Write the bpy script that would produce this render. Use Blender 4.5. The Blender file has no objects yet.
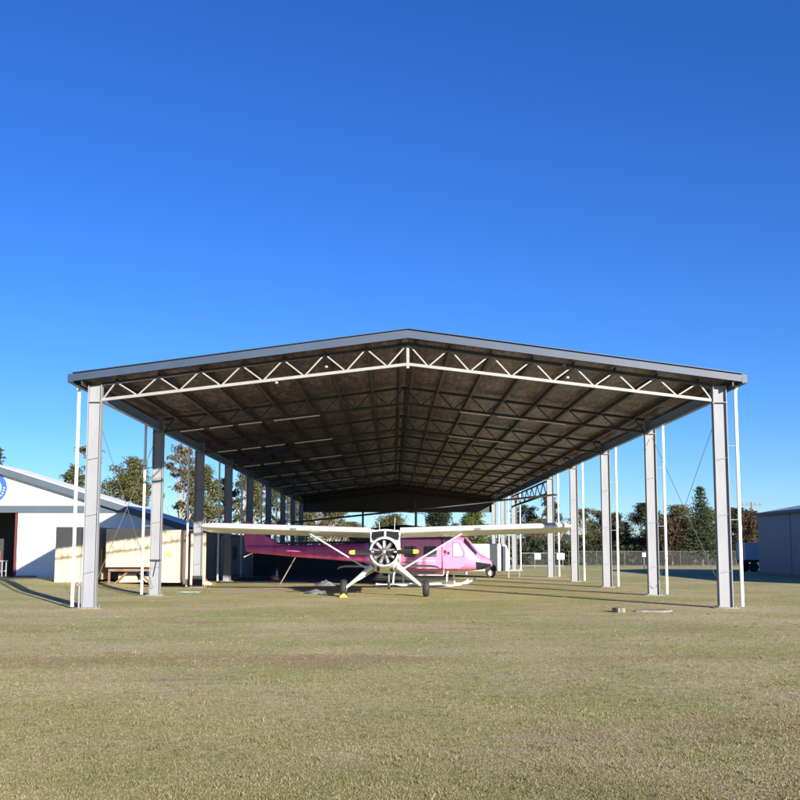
import bpy, math, random
import numpy as np
from mathutils import Vector, Matrix, noise as mnoise

R = math.radians
random.seed(7)
scene = bpy.context.scene
COL = scene.collection

# ------------------------------------------------------------------ camera numbers
CAM_Z = 1.79
PITCH = math.atan(0.1035)
YAW = math.atan(0.007)

def X_at(px, Y):                       # sideways metres of a photo column at distance Y
    return (px - 393.0) / 1000.0 * Y / 1.0

def Z_at(py, Y):
    v = (446 - py) / 1000.0
    return CAM_Z + Y * (math.sin(PITCH) + v * math.cos(PITCH)) / (math.cos(PITCH) - v * math.sin(PITCH))

# ------------------------------------------------------------------ tagging
def tag(o, label=None, cat=None, group=None, kind=None):
    if label: o['label'] = label
    if cat: o['category'] = cat
    if group: o['group'] = group
    if kind: o['kind'] = kind
    return o

def thing(name, label, cat, loc=(0, 0, 0), rz=0, group=None):
    o = bpy.data.objects.new(name, None)
    o.empty_display_size = 0.3
    COL.objects.link(o)
    o.location = loc
    o.rotation_euler = (0, 0, rz)
    return tag(o, label, cat, group)

def dup(src, parent, loc=None, rz=None):
    c = src.copy()
    COL.objects.link(c)
    c.parent = parent
    if loc is not None: c.location = loc
    if rz is not None: c.rotation_euler = (0, 0, rz)
    return c

def copy_tree(o, parent=None):
    c = o.copy()
    COL.objects.link(c)
    c.parent = parent
    for ch in list(o.children):
        copy_tree(ch, c)
    return c

# ------------------------------------------------------------------ mesh builder
class MB:
    def __init__(s):
        s.v = []; s.f = []; s.m = []
    def add(s, vs, fs, mi=0):
        b = len(s.v)
        s.v += [tuple(p) for p in vs]
        for f in fs:
            s.f.append(tuple(b + i for i in f)); s.m.append(mi)
        return s
    def box(s, c, d, M=None, mi=0):
        x, y, z = d[0] / 2, d[1] / 2, d[2] / 2
        vs = [Vector(p) for p in ((-x, -y, -z), (x, -y, -z), (x, y, -z), (-x, y, -z), (-x, -y, z), (x, -y, z), (x, y, z), (-x, y, z))]
        if M is not None: vs = [M @ p for p in vs]
        c = Vector(c)
        return s.add([p + c for p in vs], [(3, 2, 1, 0), (4, 5, 6, 7), (0, 1, 5, 4), (1, 2, 6, 5), (2, 3, 7, 6), (3, 0, 4, 7)], mi)
    def span(s, a, b, mi=0):
        return s.box([(a[i] + b[i]) / 2 for i in range(3)], [abs(b[i] - a[i]) for i in range(3)], None, mi)
    def bar(s, a, b, w, h, mi=0, up=(0, 0, 1)):
        a = Vector(a); b = Vector(b); d = (b - a)
        L = d.length; d.normalize()
        u = Vector(up)
        if abs(d.dot(u)) > 0.98: u = Vector((0, 1, 0))
        r = d.cross(u).normalized(); u = r.cross(d).normalized()
        M = Matrix((r, d, u)).transposed()
        return s.box((a + b) / 2, (w, L, h), M, mi)
    def tube(s, a, b, r0, r1=None, n=10, mi=0, cap=True):
        if r1 is None: r1 = r0
        return s.path([a, b], [r0, r1], n, mi, cap)
    def path(s, pts, rs, n=10, mi=0, cap=True):
        pts = [Vector(p) for p in pts]
        if not hasattr(rs, '__len__'): rs = [rs] * len(pts)
        rings = []
        ref = None
        for i, p in enumerate(pts):
            if i == 0: d = pts[1] - pts[0]
            elif i == len(pts) - 1: d = pts[-1] - pts[-2]
            else: d = (pts[i + 1] - pts[i]).normalized() + (pts[i] - pts[i - 1]).normalized()
            d.normalize()
            if ref is None:
                ref = Vector((0, 0, 1)) if abs(d.z) < 0.9 else Vector((0, 1, 0))
            r = d.cross(ref).normalized(); u = r.cross(d).normalized()
            ref = u
            rings.append([p + (r * math.cos(2 * math.pi * k / n) + u * math.sin(2 * math.pi * k / n)) * rs[i] for k in range(n)])
        return s.loft(rings, cap, mi)
    def loft(s, rings, cap=True, mi=0):
        n = len(rings[0]); vs = [p for r in rings for p in r]; fs = []
        for i in range(len(rings) - 1):
            for k in range(n):
                k2 = (k + 1) % n
                fs.append((i * n + k, i * n + k2, (i + 1) * n + k2, (i + 1) * n + k))
        if cap:
            fs.append(tuple(range(n - 1, -1, -1)))
            fs.append(tuple(range((len(rings) - 1) * n, len(rings) * n)))
        return s.add(vs, fs, mi)
    def lathe(s, prof, c=(0, 0, 0), axis='z', n=24, mi=0, cap=True):
        rings = []
        for r, h in prof:
            ring = []
            for k in range(n):
                a = 2 * math.pi * k / n
                if axis == 'z': p = (c[0] + r * math.cos(a), c[1] + r * math.sin(a), c[2] + h)
                elif axis == 'y': p = (c[0] + r * math.cos(a), c[1] + h, c[2] + r * math.sin(a))
                else: p = (c[0] + h, c[1] + r * math.cos(a), c[2] + r * math.sin(a))
                ring.append(p)
            rings.append(ring)
        return s.loft(rings, cap, mi)
    def prism(s, poly, off, mi=0):
        n = len(poly); off = Vector(off)
        vs = [Vector(p) for p in poly] + [Vector(p) + off for p in poly]
        fs = [tuple(range(n)), tuple(range(2 * n - 1, n - 1, -1))]
        for k in range(n):
            k2 = (k + 1) % n
            fs.append((k, n + k, n + k2, k2))
        return s.add(vs, fs, mi)
    def build(s, name, mat, parent=None, smooth=None, loc=None, bevel=0.0):
        me = bpy.data.meshes.new(name)
        me.from_pydata(s.v, [], s.f)
        mats = mat if isinstance(mat, (list, tuple)) else [mat]
        for m in mats: me.materials.append(m)
        me.polygons.foreach_set('material_index', s.m)
        import bmesh
        bm = bmesh.new(); bm.from_mesh(me)
        bmesh.ops.recalc_face_normals(bm, faces=bm.faces)
        bm.to_mesh(me); bm.free()
        if smooth is not None:
            me.polygons.foreach_set('use_smooth', [True] * len(me.polygons))
            me.set_sharp_from_angle(angle=R(smooth))
        me.update()
        o = bpy.data.objects.new(name, me)
        COL.objects.link(o)
        o.parent = parent
        if loc is not None: o.location = loc
        if bevel:
            b = o.modifiers.new('edge', 'BEVEL'); b.width = bevel; b.segments = 2; b.limit_method = 'ANGLE'
        return o

# ------------------------------------------------------------------ materials
def newmat(name):
    m = bpy.data.materials.new(name); m.use_nodes = True
    nt = m.node_tree
    return m, nt, nt.nodes['Principled BSDF']

def mat(name, col, rough=0.6, metal=0.0, var=0.12, scale=3.0, bump=0.0, bscale=40.0, stretch=(1, 1, 1), dirt=None, spec=0.5, coat=0.0):
    m, nt, bs = newmat(name)
    N, L = nt.nodes, nt.links
    tc = N.new('ShaderNodeTexCoord'); mp = N.new('ShaderNodeMapping')
    mp.inputs['Scale'].default_value = stretch
    L.new(tc.outputs['Object'], mp.inputs['Vector'])
    nz = N.new('ShaderNodeTexNoise'); nz.inputs['Scale'].default_value = scale
    nz.inputs['Detail'].default_value = 6; nz.inputs['Roughness'].default_value = 0.65
    L.new(mp.outputs['Vector'], nz.inputs['Vector'])
    rp = N.new('ShaderNodeValToRGB')
    e = rp.color_ramp.elements
    e[0].position = 0.3; e[1].position = 0.7
    e[0].color = tuple(c * (1 - var) for c in col) + (1,)
    e[1].color = tuple(min(0.95, c * (1 + var * 0.6)) for c in col) + (1,)
    if dirt:
        d = e.new(0.27); d.color = tuple(dirt) + (1,)
        e[0].position = 0.2
        e[0].color = tuple(dirt) + (1,)
        for q in e:
            if q.position > 0.68: q.color = tuple(min(0.95, c * (1 + var * 0.6)) for c in col) + (1,)
        g = e.new(0.40); g.color = tuple(col) + (1,)
    L.new(nz.outputs['Fac'], rp.inputs['Fac'])
    L.new(rp.outputs['Color'], bs.inputs['Base Color'])
    bs.inputs['Roughness'].default_value = rough
    bs.inputs['Metallic'].default_value = metal
    bs.inputs['Specular IOR Level'].default_value = spec
    bs.inputs['Coat Weight'].default_value = coat
    if bump:
        n2 = N.new('ShaderNodeTexNoise'); n2.inputs['Scale'].default_value = bscale; n2.inputs['Detail'].default_value = 4
        L.new(mp.outputs['Vector'], n2.inputs['Vector'])
        bp = N.new('ShaderNodeBump'); bp.inputs['Strength'].default_value = bump; bp.inputs['Distance'].default_value = 0.05
        L.new(n2.outputs['Fac'], bp.inputs['Height'])
        L.new(bp.outputs['Normal'], bs.inputs['Normal'])
    return m

M = {}
M['galv'] = mat('galvanised_steel', (0.25, 0.258, 0.28), 0.8, 0.0, 0.14, 2.0, 0.05, 30, (1, 1, .3))
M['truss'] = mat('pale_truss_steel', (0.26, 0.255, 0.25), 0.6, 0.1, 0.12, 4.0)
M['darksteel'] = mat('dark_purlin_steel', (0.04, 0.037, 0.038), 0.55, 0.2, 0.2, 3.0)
M['pvc'] = mat('white_pvc_pipe', (0.80, 0.80, 0.78), 0.4, 0, 0.05, 2.0)
M['fascia'] = mat('blue_grey_barge', (0.028, 0.050, 0.092), 0.5, 0.0, 0.16, 1.2, spec=.4)
M['rooftop'] = mat('roof_sheet', (0.32, 0.36, 0.42), 0.45, 0.3, 0.1, 0.6)
M['gable'] = mat('dark_gable_sheet', (0.05, 0.05, 0.05), 0.7, 0, 0.2, 0.6)
M['concrete'] = mat('concrete_pad', (0.25, 0.215, 0.17), 0.9, 0, 0.25, 9.0, 0.3, 60)
M['wire'] = mat('brace_rod', (0.25, 0.25, 0.26), 0.5, 0.5, 0.1, 2.0)
M['whitewall'] = mat('white_painted_sheet', (0.78, 0.78, 0.77), 0.55, 0, 0.05, 0.7)
M['greywall'] = mat('weathered_grey_sheet', (0.30, 0.29, 0.28), 0.7, 0, 0.25, 0.8, stretch=(1, 1, .2))
M['trimblue'] = mat('slate_trim', (0.07, 0.095, 0.125), 0.5, 0, 0.1, 0.6)
M['cream'] = mat('cream_container_paint', (0.56, 0.45, 0.31), 0.6, 0, 0.12, 0.9, stretch=(1, 1, .35), dirt=(0.40, 0.29, 0.19))
M['brown'] = mat('brown_timber', (0.14, 0.09, 0.06), 0.8, 0, 0.3, 2.0)
M['rust'] = mat('rusty_frame', (0.22, 0.14, 0.09), 0.8, 0.1, 0.35, 4.0)
M['black'] = mat('black_rubber', (0.025, 0.025, 0.027), 0.75, 0, 0.2, 4.0)
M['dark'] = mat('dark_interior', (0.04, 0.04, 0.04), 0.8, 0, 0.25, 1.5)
M['planewhite'] = mat('white_aircraft_paint', (0.76, 0.76, 0.75), 0.3, 0, 0.06, 1.5, coat=.4)
M['underwing'] = mat('grey_wing_skin', (0.70, 0.70, 0.69), 0.35, 0, 0.06, 1.5)
M['glass'] = mat('dark_glass', (0.02, 0.024, 0.03), 0.06, 0, 0.05, 1.0)
M['glasspale'] = mat('clear_cockpit_glass', (0.55, 0.60, 0.62), 0.08, 0, 0.1, 1.0)
M['propblack'] = mat('black_propeller_paint', (0.02, 0.02, 0.02), 0.35, 0, 0.1, 3.0)
M['yellow'] = mat('yellow_paint', (0.80, 0.52, 0.06), 0.5, 0, 0.1, 4.0)
M['engine'] = mat('engine_metal', (0.34, 0.33, 0.32), 0.35, 0.7, 0.3, 12.0)
M['enginedark'] = mat('sooty_metal', (0.05, 0.047, 0.045), 0.6, 0.3, 0.3, 8.0)
M['pink'] = mat('pink_helicopter_paint', (0.82, 0.25, 0.45), 0.45, 0, 0.16, 1.6, coat=.15)
M['pinkshade'] = mat('pink_tail_shade_tone', (0.80, 0.12, 0.33), 0.45, 0, 0.18, 1.6, coat=.15)  # the cabin pink deepened in colour for the tail lying in shade
M['palepink'] = mat('pale_pink_panel', (0.82, 0.52, 0.66), 0.4, 0, 0.12, 2.0)
M['navy'] = mat('navy_cowling', (0.018, 0.021, 0.04), 0.5, 0, 0.2, 2.0)
M['orange'] = mat('orange_plastic', (0.78, 0.16, 0.04), 0.55, 0, 0.12, 4.0)
M['red'] = mat('red_plastic', (0.5, 0.03, 0.03), 0.55, 0, 0.12, 4.0)
M['bluesign'] = mat('blue_sign_face', (0.03, 0.10, 0.42), 0.5, 0, 0.05, 2.0)
M['skysign'] = mat('pale_blue_sign_face', (0.25, 0.50, 0.75), 0.5, 0, 0.08, 3.0)
M['boxgrey'] = mat('pale_truck_box', (0.42, 0.44, 0.48), 0.5)
M['shedblue'] = mat('blue_grey_shed_sheet', (0.15, 0.175, 0.25), 0.5, 0, 0.08, 0.5)
M['wood'] = mat('pole_timber', (0.22, 0.17, 0.13), 0.85, 0, 0.3, 2.0, stretch=(1, 1, .1))
M['fencewire'] = mat('fence_wire', (0.12, 0.125, 0.12), 0.6, 0.4, 0.1, 1.0)
M['tarp'] = mat('grey_tarpaulin', (0.14, 0.145, 0.15), 0.7, 0, 0.3, 5.0, 0.3, 12)
M['hose'] = mat('pale_blue_hose', (0.22, 0.36, 0.40), 0.5, 0, 0.1, 5.0)
M['dirt'] = mat('bare_dirt', (0.46, 0.35, 0.25), 0.95, 0, 0.3, 6.0, 0.5, 30)
M['darkred'] = mat('dark_red_jamb', (0.10, 0.02, 0.02), 0.6)
M['fencepost'] = mat('weathered_fence_post', (0.13, 0.12, 0.11), 0.8, 0, 0.3, 3.0)
M['alu'] = mat('bare_aluminium', (0.6, 0.6, 0.6), 0.35, 0.7, 0.1, 6.0)

def corrugate(m, scale, axis=0, strength=0.6, dist=0.03):
    """ribs of a profiled steel sheet, as a bump along one object axis"""
    nt = m.node_tree; N, L = nt.nodes, nt.links
    bs = N['Principled BSDF']
    tc = N.new('ShaderNodeTexCoord'); sp = N.new('ShaderNodeSeparateXYZ')
    L.new(tc.outputs['Object'], sp.inputs[0])
    mu = N.new('ShaderNodeMath'); mu.operation = 'MULTIPLY'; mu.inputs[1].default_value = scale
    L.new(sp.outputs[axis], mu.inputs[0])
    si = N.new('ShaderNodeMath'); si.operation = 'SINE'
    L.new(mu.outputs[0], si.inputs[0])
    bp = N.new('ShaderNodeBump'); bp.inputs['Strength'].default_value = strength; bp.inputs['Distance'].default_value = dist
    L.new(si.outputs[0], bp.inputs['Height'])
    L.new(bp.outputs['Normal'], bs.inputs['Normal'])
corrugate(M['whitewall'], 2 * math.pi / 0.25, 0, 0.25, 0.02)
corrugate(M['shedblue'], 2 * math.pi / 0.3, 1, 0.35, 0.02)
corrugate(M['greywall'], 2 * math.pi / 0.3, 1, 0.5, 0.03)

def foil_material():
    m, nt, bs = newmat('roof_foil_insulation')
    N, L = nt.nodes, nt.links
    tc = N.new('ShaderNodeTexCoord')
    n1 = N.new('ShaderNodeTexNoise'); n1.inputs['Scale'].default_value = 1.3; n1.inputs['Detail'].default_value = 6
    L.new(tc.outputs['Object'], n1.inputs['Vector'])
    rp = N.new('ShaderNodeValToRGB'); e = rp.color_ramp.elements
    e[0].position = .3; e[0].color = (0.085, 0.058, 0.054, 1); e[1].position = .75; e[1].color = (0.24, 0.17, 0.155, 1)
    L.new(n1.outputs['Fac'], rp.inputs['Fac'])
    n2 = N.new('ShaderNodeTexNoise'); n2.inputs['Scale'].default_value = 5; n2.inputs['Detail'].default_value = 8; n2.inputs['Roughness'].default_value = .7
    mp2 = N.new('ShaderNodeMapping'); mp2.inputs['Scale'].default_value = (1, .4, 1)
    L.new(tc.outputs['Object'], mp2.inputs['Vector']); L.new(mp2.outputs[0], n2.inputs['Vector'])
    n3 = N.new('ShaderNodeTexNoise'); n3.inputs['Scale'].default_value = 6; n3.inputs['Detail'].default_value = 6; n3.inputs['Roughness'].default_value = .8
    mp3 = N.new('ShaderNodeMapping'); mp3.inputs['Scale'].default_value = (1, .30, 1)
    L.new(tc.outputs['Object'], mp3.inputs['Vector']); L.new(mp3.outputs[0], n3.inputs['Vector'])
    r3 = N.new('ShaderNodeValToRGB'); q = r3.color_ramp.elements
    q[0].position = .42; q[0].color = (.35, .35, .35, 1); q[1].position = .64; q[1].color = (2.3, 2.2, 2.15, 1)  # bright flecks in the base colour stand for glints on the creases
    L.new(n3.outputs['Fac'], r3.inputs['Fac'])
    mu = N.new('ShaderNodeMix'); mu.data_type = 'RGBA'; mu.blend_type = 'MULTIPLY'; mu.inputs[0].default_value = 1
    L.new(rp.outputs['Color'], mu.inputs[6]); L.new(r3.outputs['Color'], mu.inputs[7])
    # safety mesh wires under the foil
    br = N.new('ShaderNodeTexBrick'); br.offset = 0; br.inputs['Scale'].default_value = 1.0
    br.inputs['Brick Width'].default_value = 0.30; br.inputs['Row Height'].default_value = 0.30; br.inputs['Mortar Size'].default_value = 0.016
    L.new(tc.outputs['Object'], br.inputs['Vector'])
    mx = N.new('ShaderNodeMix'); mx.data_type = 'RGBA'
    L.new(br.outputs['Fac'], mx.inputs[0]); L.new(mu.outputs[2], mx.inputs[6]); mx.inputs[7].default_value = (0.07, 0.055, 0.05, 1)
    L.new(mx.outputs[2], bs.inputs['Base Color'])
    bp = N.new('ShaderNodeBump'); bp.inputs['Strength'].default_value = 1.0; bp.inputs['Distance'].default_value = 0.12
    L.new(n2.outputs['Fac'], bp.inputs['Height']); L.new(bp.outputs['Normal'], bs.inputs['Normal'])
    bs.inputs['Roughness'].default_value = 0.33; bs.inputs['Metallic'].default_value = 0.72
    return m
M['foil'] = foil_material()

def ground_material():
    m, nt, bs = newmat('dry_mown_grass')
    N, L = nt.nodes, nt.links
    tc = N.new('ShaderNodeTexCoord')
    def nz(scale, detail=6, rough=.6, stretch=(1, 1, 1), off=(0, 0, 0)):
        mp = N.new('ShaderNodeMapping'); mp.inputs['Scale'].default_value = stretch; mp.inputs['Location'].default_value = off
        L.new(tc.outputs['Object'], mp.inputs['Vector'])
        n = N.new('ShaderNodeTexNoise'); n.inputs['Scale'].default_value = scale; n.inputs['Detail'].default_value = detail
        n.inputs['Roughness'].default_value = rough
        L.new(mp.outputs['Vector'], n.inputs['Vector'])
        return n.outputs['Fac']
    def ramp(fac, stops):
        r = N.new('ShaderNodeValToRGB'); e = r.color_ramp.elements
        while len(e) < len(stops): e.new(0.5)
        for q, (p, c) in zip(e, stops): q.position = p; q.color = tuple(c) + (1,)
        L.new(fac, r.inputs['Fac']); return r.outputs['Color']
    def mix(f, a, b):
        x = N.new('ShaderNodeMix'); x.data_type = 'RGBA'
        L.new(f, x.inputs[0]) if not isinstance(f, float) else setattr(x.inputs[0], 'default_value', f)
        L.new(a, x.inputs[6]); L.new(b, x.inputs[7]); return x.outputs[2]
    straw = ramp(nz(9, 11, .88), [(.38, (.17, .115, .05)), (.47, (.49, .385, .205)), (.60, (.86, .73, .47))])
    green = ramp(nz(9, 11, .88, off=(5, 3, 0)), [(.38, (.07, .085, .018)), (.47, (.27, .28, .08)), (.60, (.58, .555, .25))])
    brown = ramp(nz(9, 10, .85, off=(9, 1, 0)), [(.36, (.17, .095, .05)), (.5, (.38, .25, .15)), (.64, (.62, .47, .30))])
    pale = ramp(nz(24, 8, .75, off=(2, 7, 0)), [(.3, (.36, .28, .19)), (.7, (.66, .55, .42))])
    g1 = ramp(nz(.16, 8, .68, (1, 1.5, 1)), [(.40, (0, 0, 0)), (.56, (1, 1, 1))])
    g2 = ramp(nz(1.1, 8, .75, (1, 1.3, 1), (3, 8, 0)), [(.40, (0, 0, 0)), (.62, (1, 1, 1))])
    gm = N.new('ShaderNodeMix'); gm.data_type = 'RGBA'; gm.inputs[0].default_value = .32
    L.new(g1, gm.inputs[6]); L.new(g2, gm.inputs[7])
    c = mix(gm.outputs[2], straw, green)
    b1 = ramp(nz(.33, 8, .72, (.5, 1.5, 1), (20, 4, 0)), [(.55, (0, 0, 0)), (.66, (.9, .9, .9))])
    c = mix(b1, c, brown)
    b2 = ramp(nz(.45, 8, .72, (.6, 1.6, 1), (31, 14, 0)), [(.55, (0, 0, 0)), (.66, (.7, .7, .7))])
    c = mix(b2, c, pale)
    # a long worn strip in front of the shelter
    sp = N.new('ShaderNodeSeparateXYZ'); L.new(tc.outputs['Object'], sp.inputs[0])
    def math_(op, a, b_):
        n = N.new('ShaderNodeMath'); n.operation = op
        for q, v in enumerate((a, b_)):
            if isinstance(v, (int, float)): n.inputs[q].default_value = v
            else: L.new(v, n.inputs[q])
        return n.outputs[0]
    dy = math_('ABSOLUTE', math_('SUBTRACT', sp.outputs[1], math_('ADD', 16.0, math_('MULTIPLY', nz(.5, 3, .5, off=(1, 1, 0)), 1.2))), 0)
    wn = math_('SUBTRACT', math_('MULTIPLY', nz(.9, 8, .75, (.5, 1, 1), (7, 7, 0)), 2.7), math_('MULTIPLY', dy, .55))
    wn = math_('SUBTRACT', wn, math_('MAXIMUM', math_('MULTIPLY', math_('ADD', sp.outputs[0], 0.5), .35), 0))
    wear = ramp(wn, [(.75, (0, 0, 0)), (1.1, (.6, .6, .6))])
    c = mix(wear, c, brown)
    L.new(c, bs.inputs['Base Color'])
    bs.inputs['Roughness'].default_value = .95
    bs.inputs['Specular IOR Level'].default_value = .1
    ad = N.new('ShaderNodeMath'); ad.operation = 'ADD'
    L.new(nz(35, 6, .8), ad.inputs[0]); L.new(nz(4, 4, .6), ad.inputs[1])
    bp = N.new('ShaderNodeBump'); bp.inputs['Strength'].default_value = .8; bp.inputs['Distance'].default_value = .04
    L.new(ad.outputs[0], bp.inputs['Height']); L.new(bp.outputs['Normal'], bs.inputs['Normal'])
    return m
M['ground'] = ground_material()

def blade_material():
    m, nt, bs = newmat('grass_blades')
    N, L = nt.nodes, nt.links
    geo = N.new('ShaderNodeNewGeometry')
    tc = N.new('ShaderNodeTexCoord')
    n1 = N.new('ShaderNodeTexNoise'); n1.inputs['Scale'].default_value = .5; n1.inputs['Detail'].default_value = 6
    L.new(tc.outputs['Object'], n1.inputs['Vector'])
    ad = N.new('ShaderNodeMath'); ad.operation = 'MULTIPLY_ADD'; ad.inputs[1].default_value = .55
    L.new(geo.outputs['Random Per Island'], ad.inputs[0])
    sb = N.new('ShaderNodeMath'); sb.operation = 'MULTIPLY'; sb.inputs[1].default_value = .55
    L.new(n1.outputs['Fac'], sb.inputs[0]); L.new(sb.outputs[0], ad.inputs[2])
    rp = N.new('ShaderNodeValToRGB'); e = rp.color_ramp.elements
    e[0].position = .22; e[0].color = (.06, .075, .02, 1); e[1].position = .9; e[1].color = (.36, .29, .18, 1)
    q = e.new(.42); q.color = (.13, .135, .045, 1); q = e.new(.62); q.color = (.23, .19, .10, 1)
    L.new(ad.outputs[0], rp.inputs['Fac']); L.new(rp.outputs['Color'], bs.inputs['Base Color'])
    bs.inputs['Roughness'].default_value = .8; bs.inputs['Specular IOR Level'].default_value = .15
    return m
M['blade'] = blade_material()

def leaf_material(name, dark, light, accent=None):
    m, nt, bs = newmat(name)
    N, L = nt.nodes, nt.links
    geo = N.new('ShaderNodeNewGeometry'); tc = N.new('ShaderNodeTexCoord'); oi = N.new('ShaderNodeObjectInfo')
    n1 = N.new('ShaderNodeTexNoise'); n1.inputs['Scale'].default_value = .7; n1.inputs['Detail'].default_value = 3
    L.new(tc.outputs['Object'], n1.inputs['Vector'])
    a = N.new('ShaderNodeMath'); a.operation = 'MULTIPLY_ADD'; a.inputs[1].default_value = .45
    L.new(geo.outputs['Random Per Island'], a.inputs[0])
    b = N.new('ShaderNodeMath'); b.operation = 'MULTIPLY'; b.inputs[1].default_value = .6
    L.new(n1.outputs['Fac'], b.inputs[0]); L.new(b.outputs[0], a.inputs[2])
    rp = N.new('ShaderNodeValToRGB'); e = rp.color_ramp.elements
    e[0].position = .25; e[0].color = dark + (1,); e[1].position = .75; e[1].color = light + (1,)
    if accent: q = e.new(.95); q.color = accent + (1,)
    L.new(a.outputs[0], rp.inputs['Fac'])
    L.new(rp.outputs['Color'], bs.inputs['Base Color'])
    bs.inputs['Roughness'].default_value = .6; bs.inputs['Specular IOR Level'].default_value = .25
    tr = N.new('ShaderNodeBsdfTranslucent'); L.new(rp.outputs['Color'], tr.inputs['Color'])
    mx = N.new('ShaderNodeMixShader'); mx.inputs[0].default_value = .25
    L.new(bs.outputs[0], mx.inputs[1]); L.new(tr.outputs[0], mx.inputs[2])
    L.new(mx.outputs[0], N['Material Output'].inputs['Surface'])
    return m
M['leaf_gum'] = leaf_material('gum_leaves', (.045, .055, .02), (.15, .145, .05), (.22, .16, .075))
M['leaf_brown'] = leaf_material('brownish_gum_leaves', (.065, .055, .028), (.18, .14, .065), (.24, .16, .09))
M['leaf_dark'] = leaf_material('dark_leaves', (.018, .026, .014), (.055, .07, .03))
M['leaf_green'] = leaf_material('bright_green_leaves', (.05, .075, .015), (.15, .17, .04))
M['leaf_red'] = leaf_material('reddish_leaves', (.055, .036, .02), (.13, .082, .042))
M['leaf_conifer'] = leaf_material('conifer_needles', (.02, .032, .016), (.06, .08, .035))
M['bark_pale'] = mat('pale_gum_bark', (0.42, 0.34, 0.28), 0.8, 0, 0.35, 3.0, stretch=(1, 1, .25))
M['bark_dark'] = mat('dark_bark', (0.13, 0.10, 0.08), 0.9, 0, 0.3, 3.0, stretch=(1, 1, .25))
M['hill'] = mat('wooded_hill', (0.045, 0.055, 0.03), 0.95, 0, 0.55, 0.09, 0.9, 0.25)
M['blueeave'] = mat('sky_tinted_eave_beam', (0.20, 0.30, 0.52), 0.35, 0.1, 0.1, 1.0)  # sky reflection along the eave is put into this blue

# ================================================================== SETTING
g = MB()
def sstep(a, b, x):
    t = min(1.0, max(0.0, (x - a) / (b - a))); return t * t * (3 - 2 * t)
def ground_z(x, y):
    return .22 * sstep(-11.0, -16.0, x) * sstep(43.0, 51.0, y)
gxs = [-900, -300, -120, -60] + [-40 + k for k in range(0, 32)] + [-8, 0, 20, 60, 300, 900]
gys = [-60, 0, 20, 40] + [42 + k for k in range(0, 12)] + [60, 90, 130, 400, 1500]
g.add([(x, y, ground_z(x, y)) for y in gys for x in gxs], [(j * len(gxs) + i, j * len(gxs) + i + 1, (j + 1) * len(gxs) + i + 1, (j + 1) * len(gxs) + i) for j in range(len(gys) - 1) for i in range(len(gxs) - 1)])
tag(g.build('ground', M['ground']), kind='structure')

def patch(name, pts, z, m):
    p = MB(); p.add([(x, y, z) for x, y in pts], [tuple(range(len(pts)))])
    return tag(p.build(name, m), kind='structure')
def blob(cx, cy, rx, ry, n=22, s=0, j=.3):
    rnd = random.Random(s)
    return [(cx + rx * math.cos(2 * math.pi * k / n) * (1 - j * rnd.random()), cy + ry * math.sin(2 * math.pi * k / n) * (1 - j * rnd.random())) for k in range(n)]
patch('bare_ground', blob(X_at(246, 43), 43.5, 2.0, 2.4, 26, 3), .004, M['dirt'])

M['shadesoil'] = mat('soil_darkened_for_shade', (0.085, 0.07, 0.055), 0.95, 0, 0.4, 3.0, 0.6, 20)  # soil colour darkened to stand for the shade under the roof
rs = random.Random(12)
edge = [(-9.3 + k * 1.35, 53.5 + rs.uniform(-.8, .8) + .12 * k * k * .5) for k in range(10)] + [(3.6 + rs.uniform(-.7, .7), 60 + 4.5 * k) for k in range(9)] + [(3.0 - k * 1.7, 101 + rs.uniform(-.8, .8)) for k in range(7)] + [(-9.6 + rs.uniform(-.5, .5), 97 - 4.5 * k) for k in range(10)]
patch('shade_soil_patch', edge, .004, M['shadesoil'])

# low wooded hills on the horizon
h = MB()
NX, NY = 90, 8
vs = []
for j in range(NY):
    for i in range(NX):
        x = -700 + 1400 * i / (NX - 1); y = 330 + 45 * j
        t = j / (NY - 1)
        ridge = 5 + 5 * math.exp(-((x - 120) / 60) ** 2) + 4 * mnoise.noise((x * .012, 3.1, 0)) + 1.5 * mnoise.noise((x * .05, 7.7, 0))
        z = max(0.0, ridge) * math.sin(min(1, t * 1.6) * math.pi / 2) + (.9 * mnoise.noise((x * .21, y * .2, 1)) if j else -1.0)
        vs.append((x, y, z))
fs = [(j * NX + i, j * NX + i + 1, (j + 1) * NX + i + 1, (j + 1) * NX + i) for j in range(NY - 1) for i in range(NX - 1)]
h.add(vs, fs)
tag(h.build('hills', M['hill'], smooth=60), kind='structure')

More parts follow.
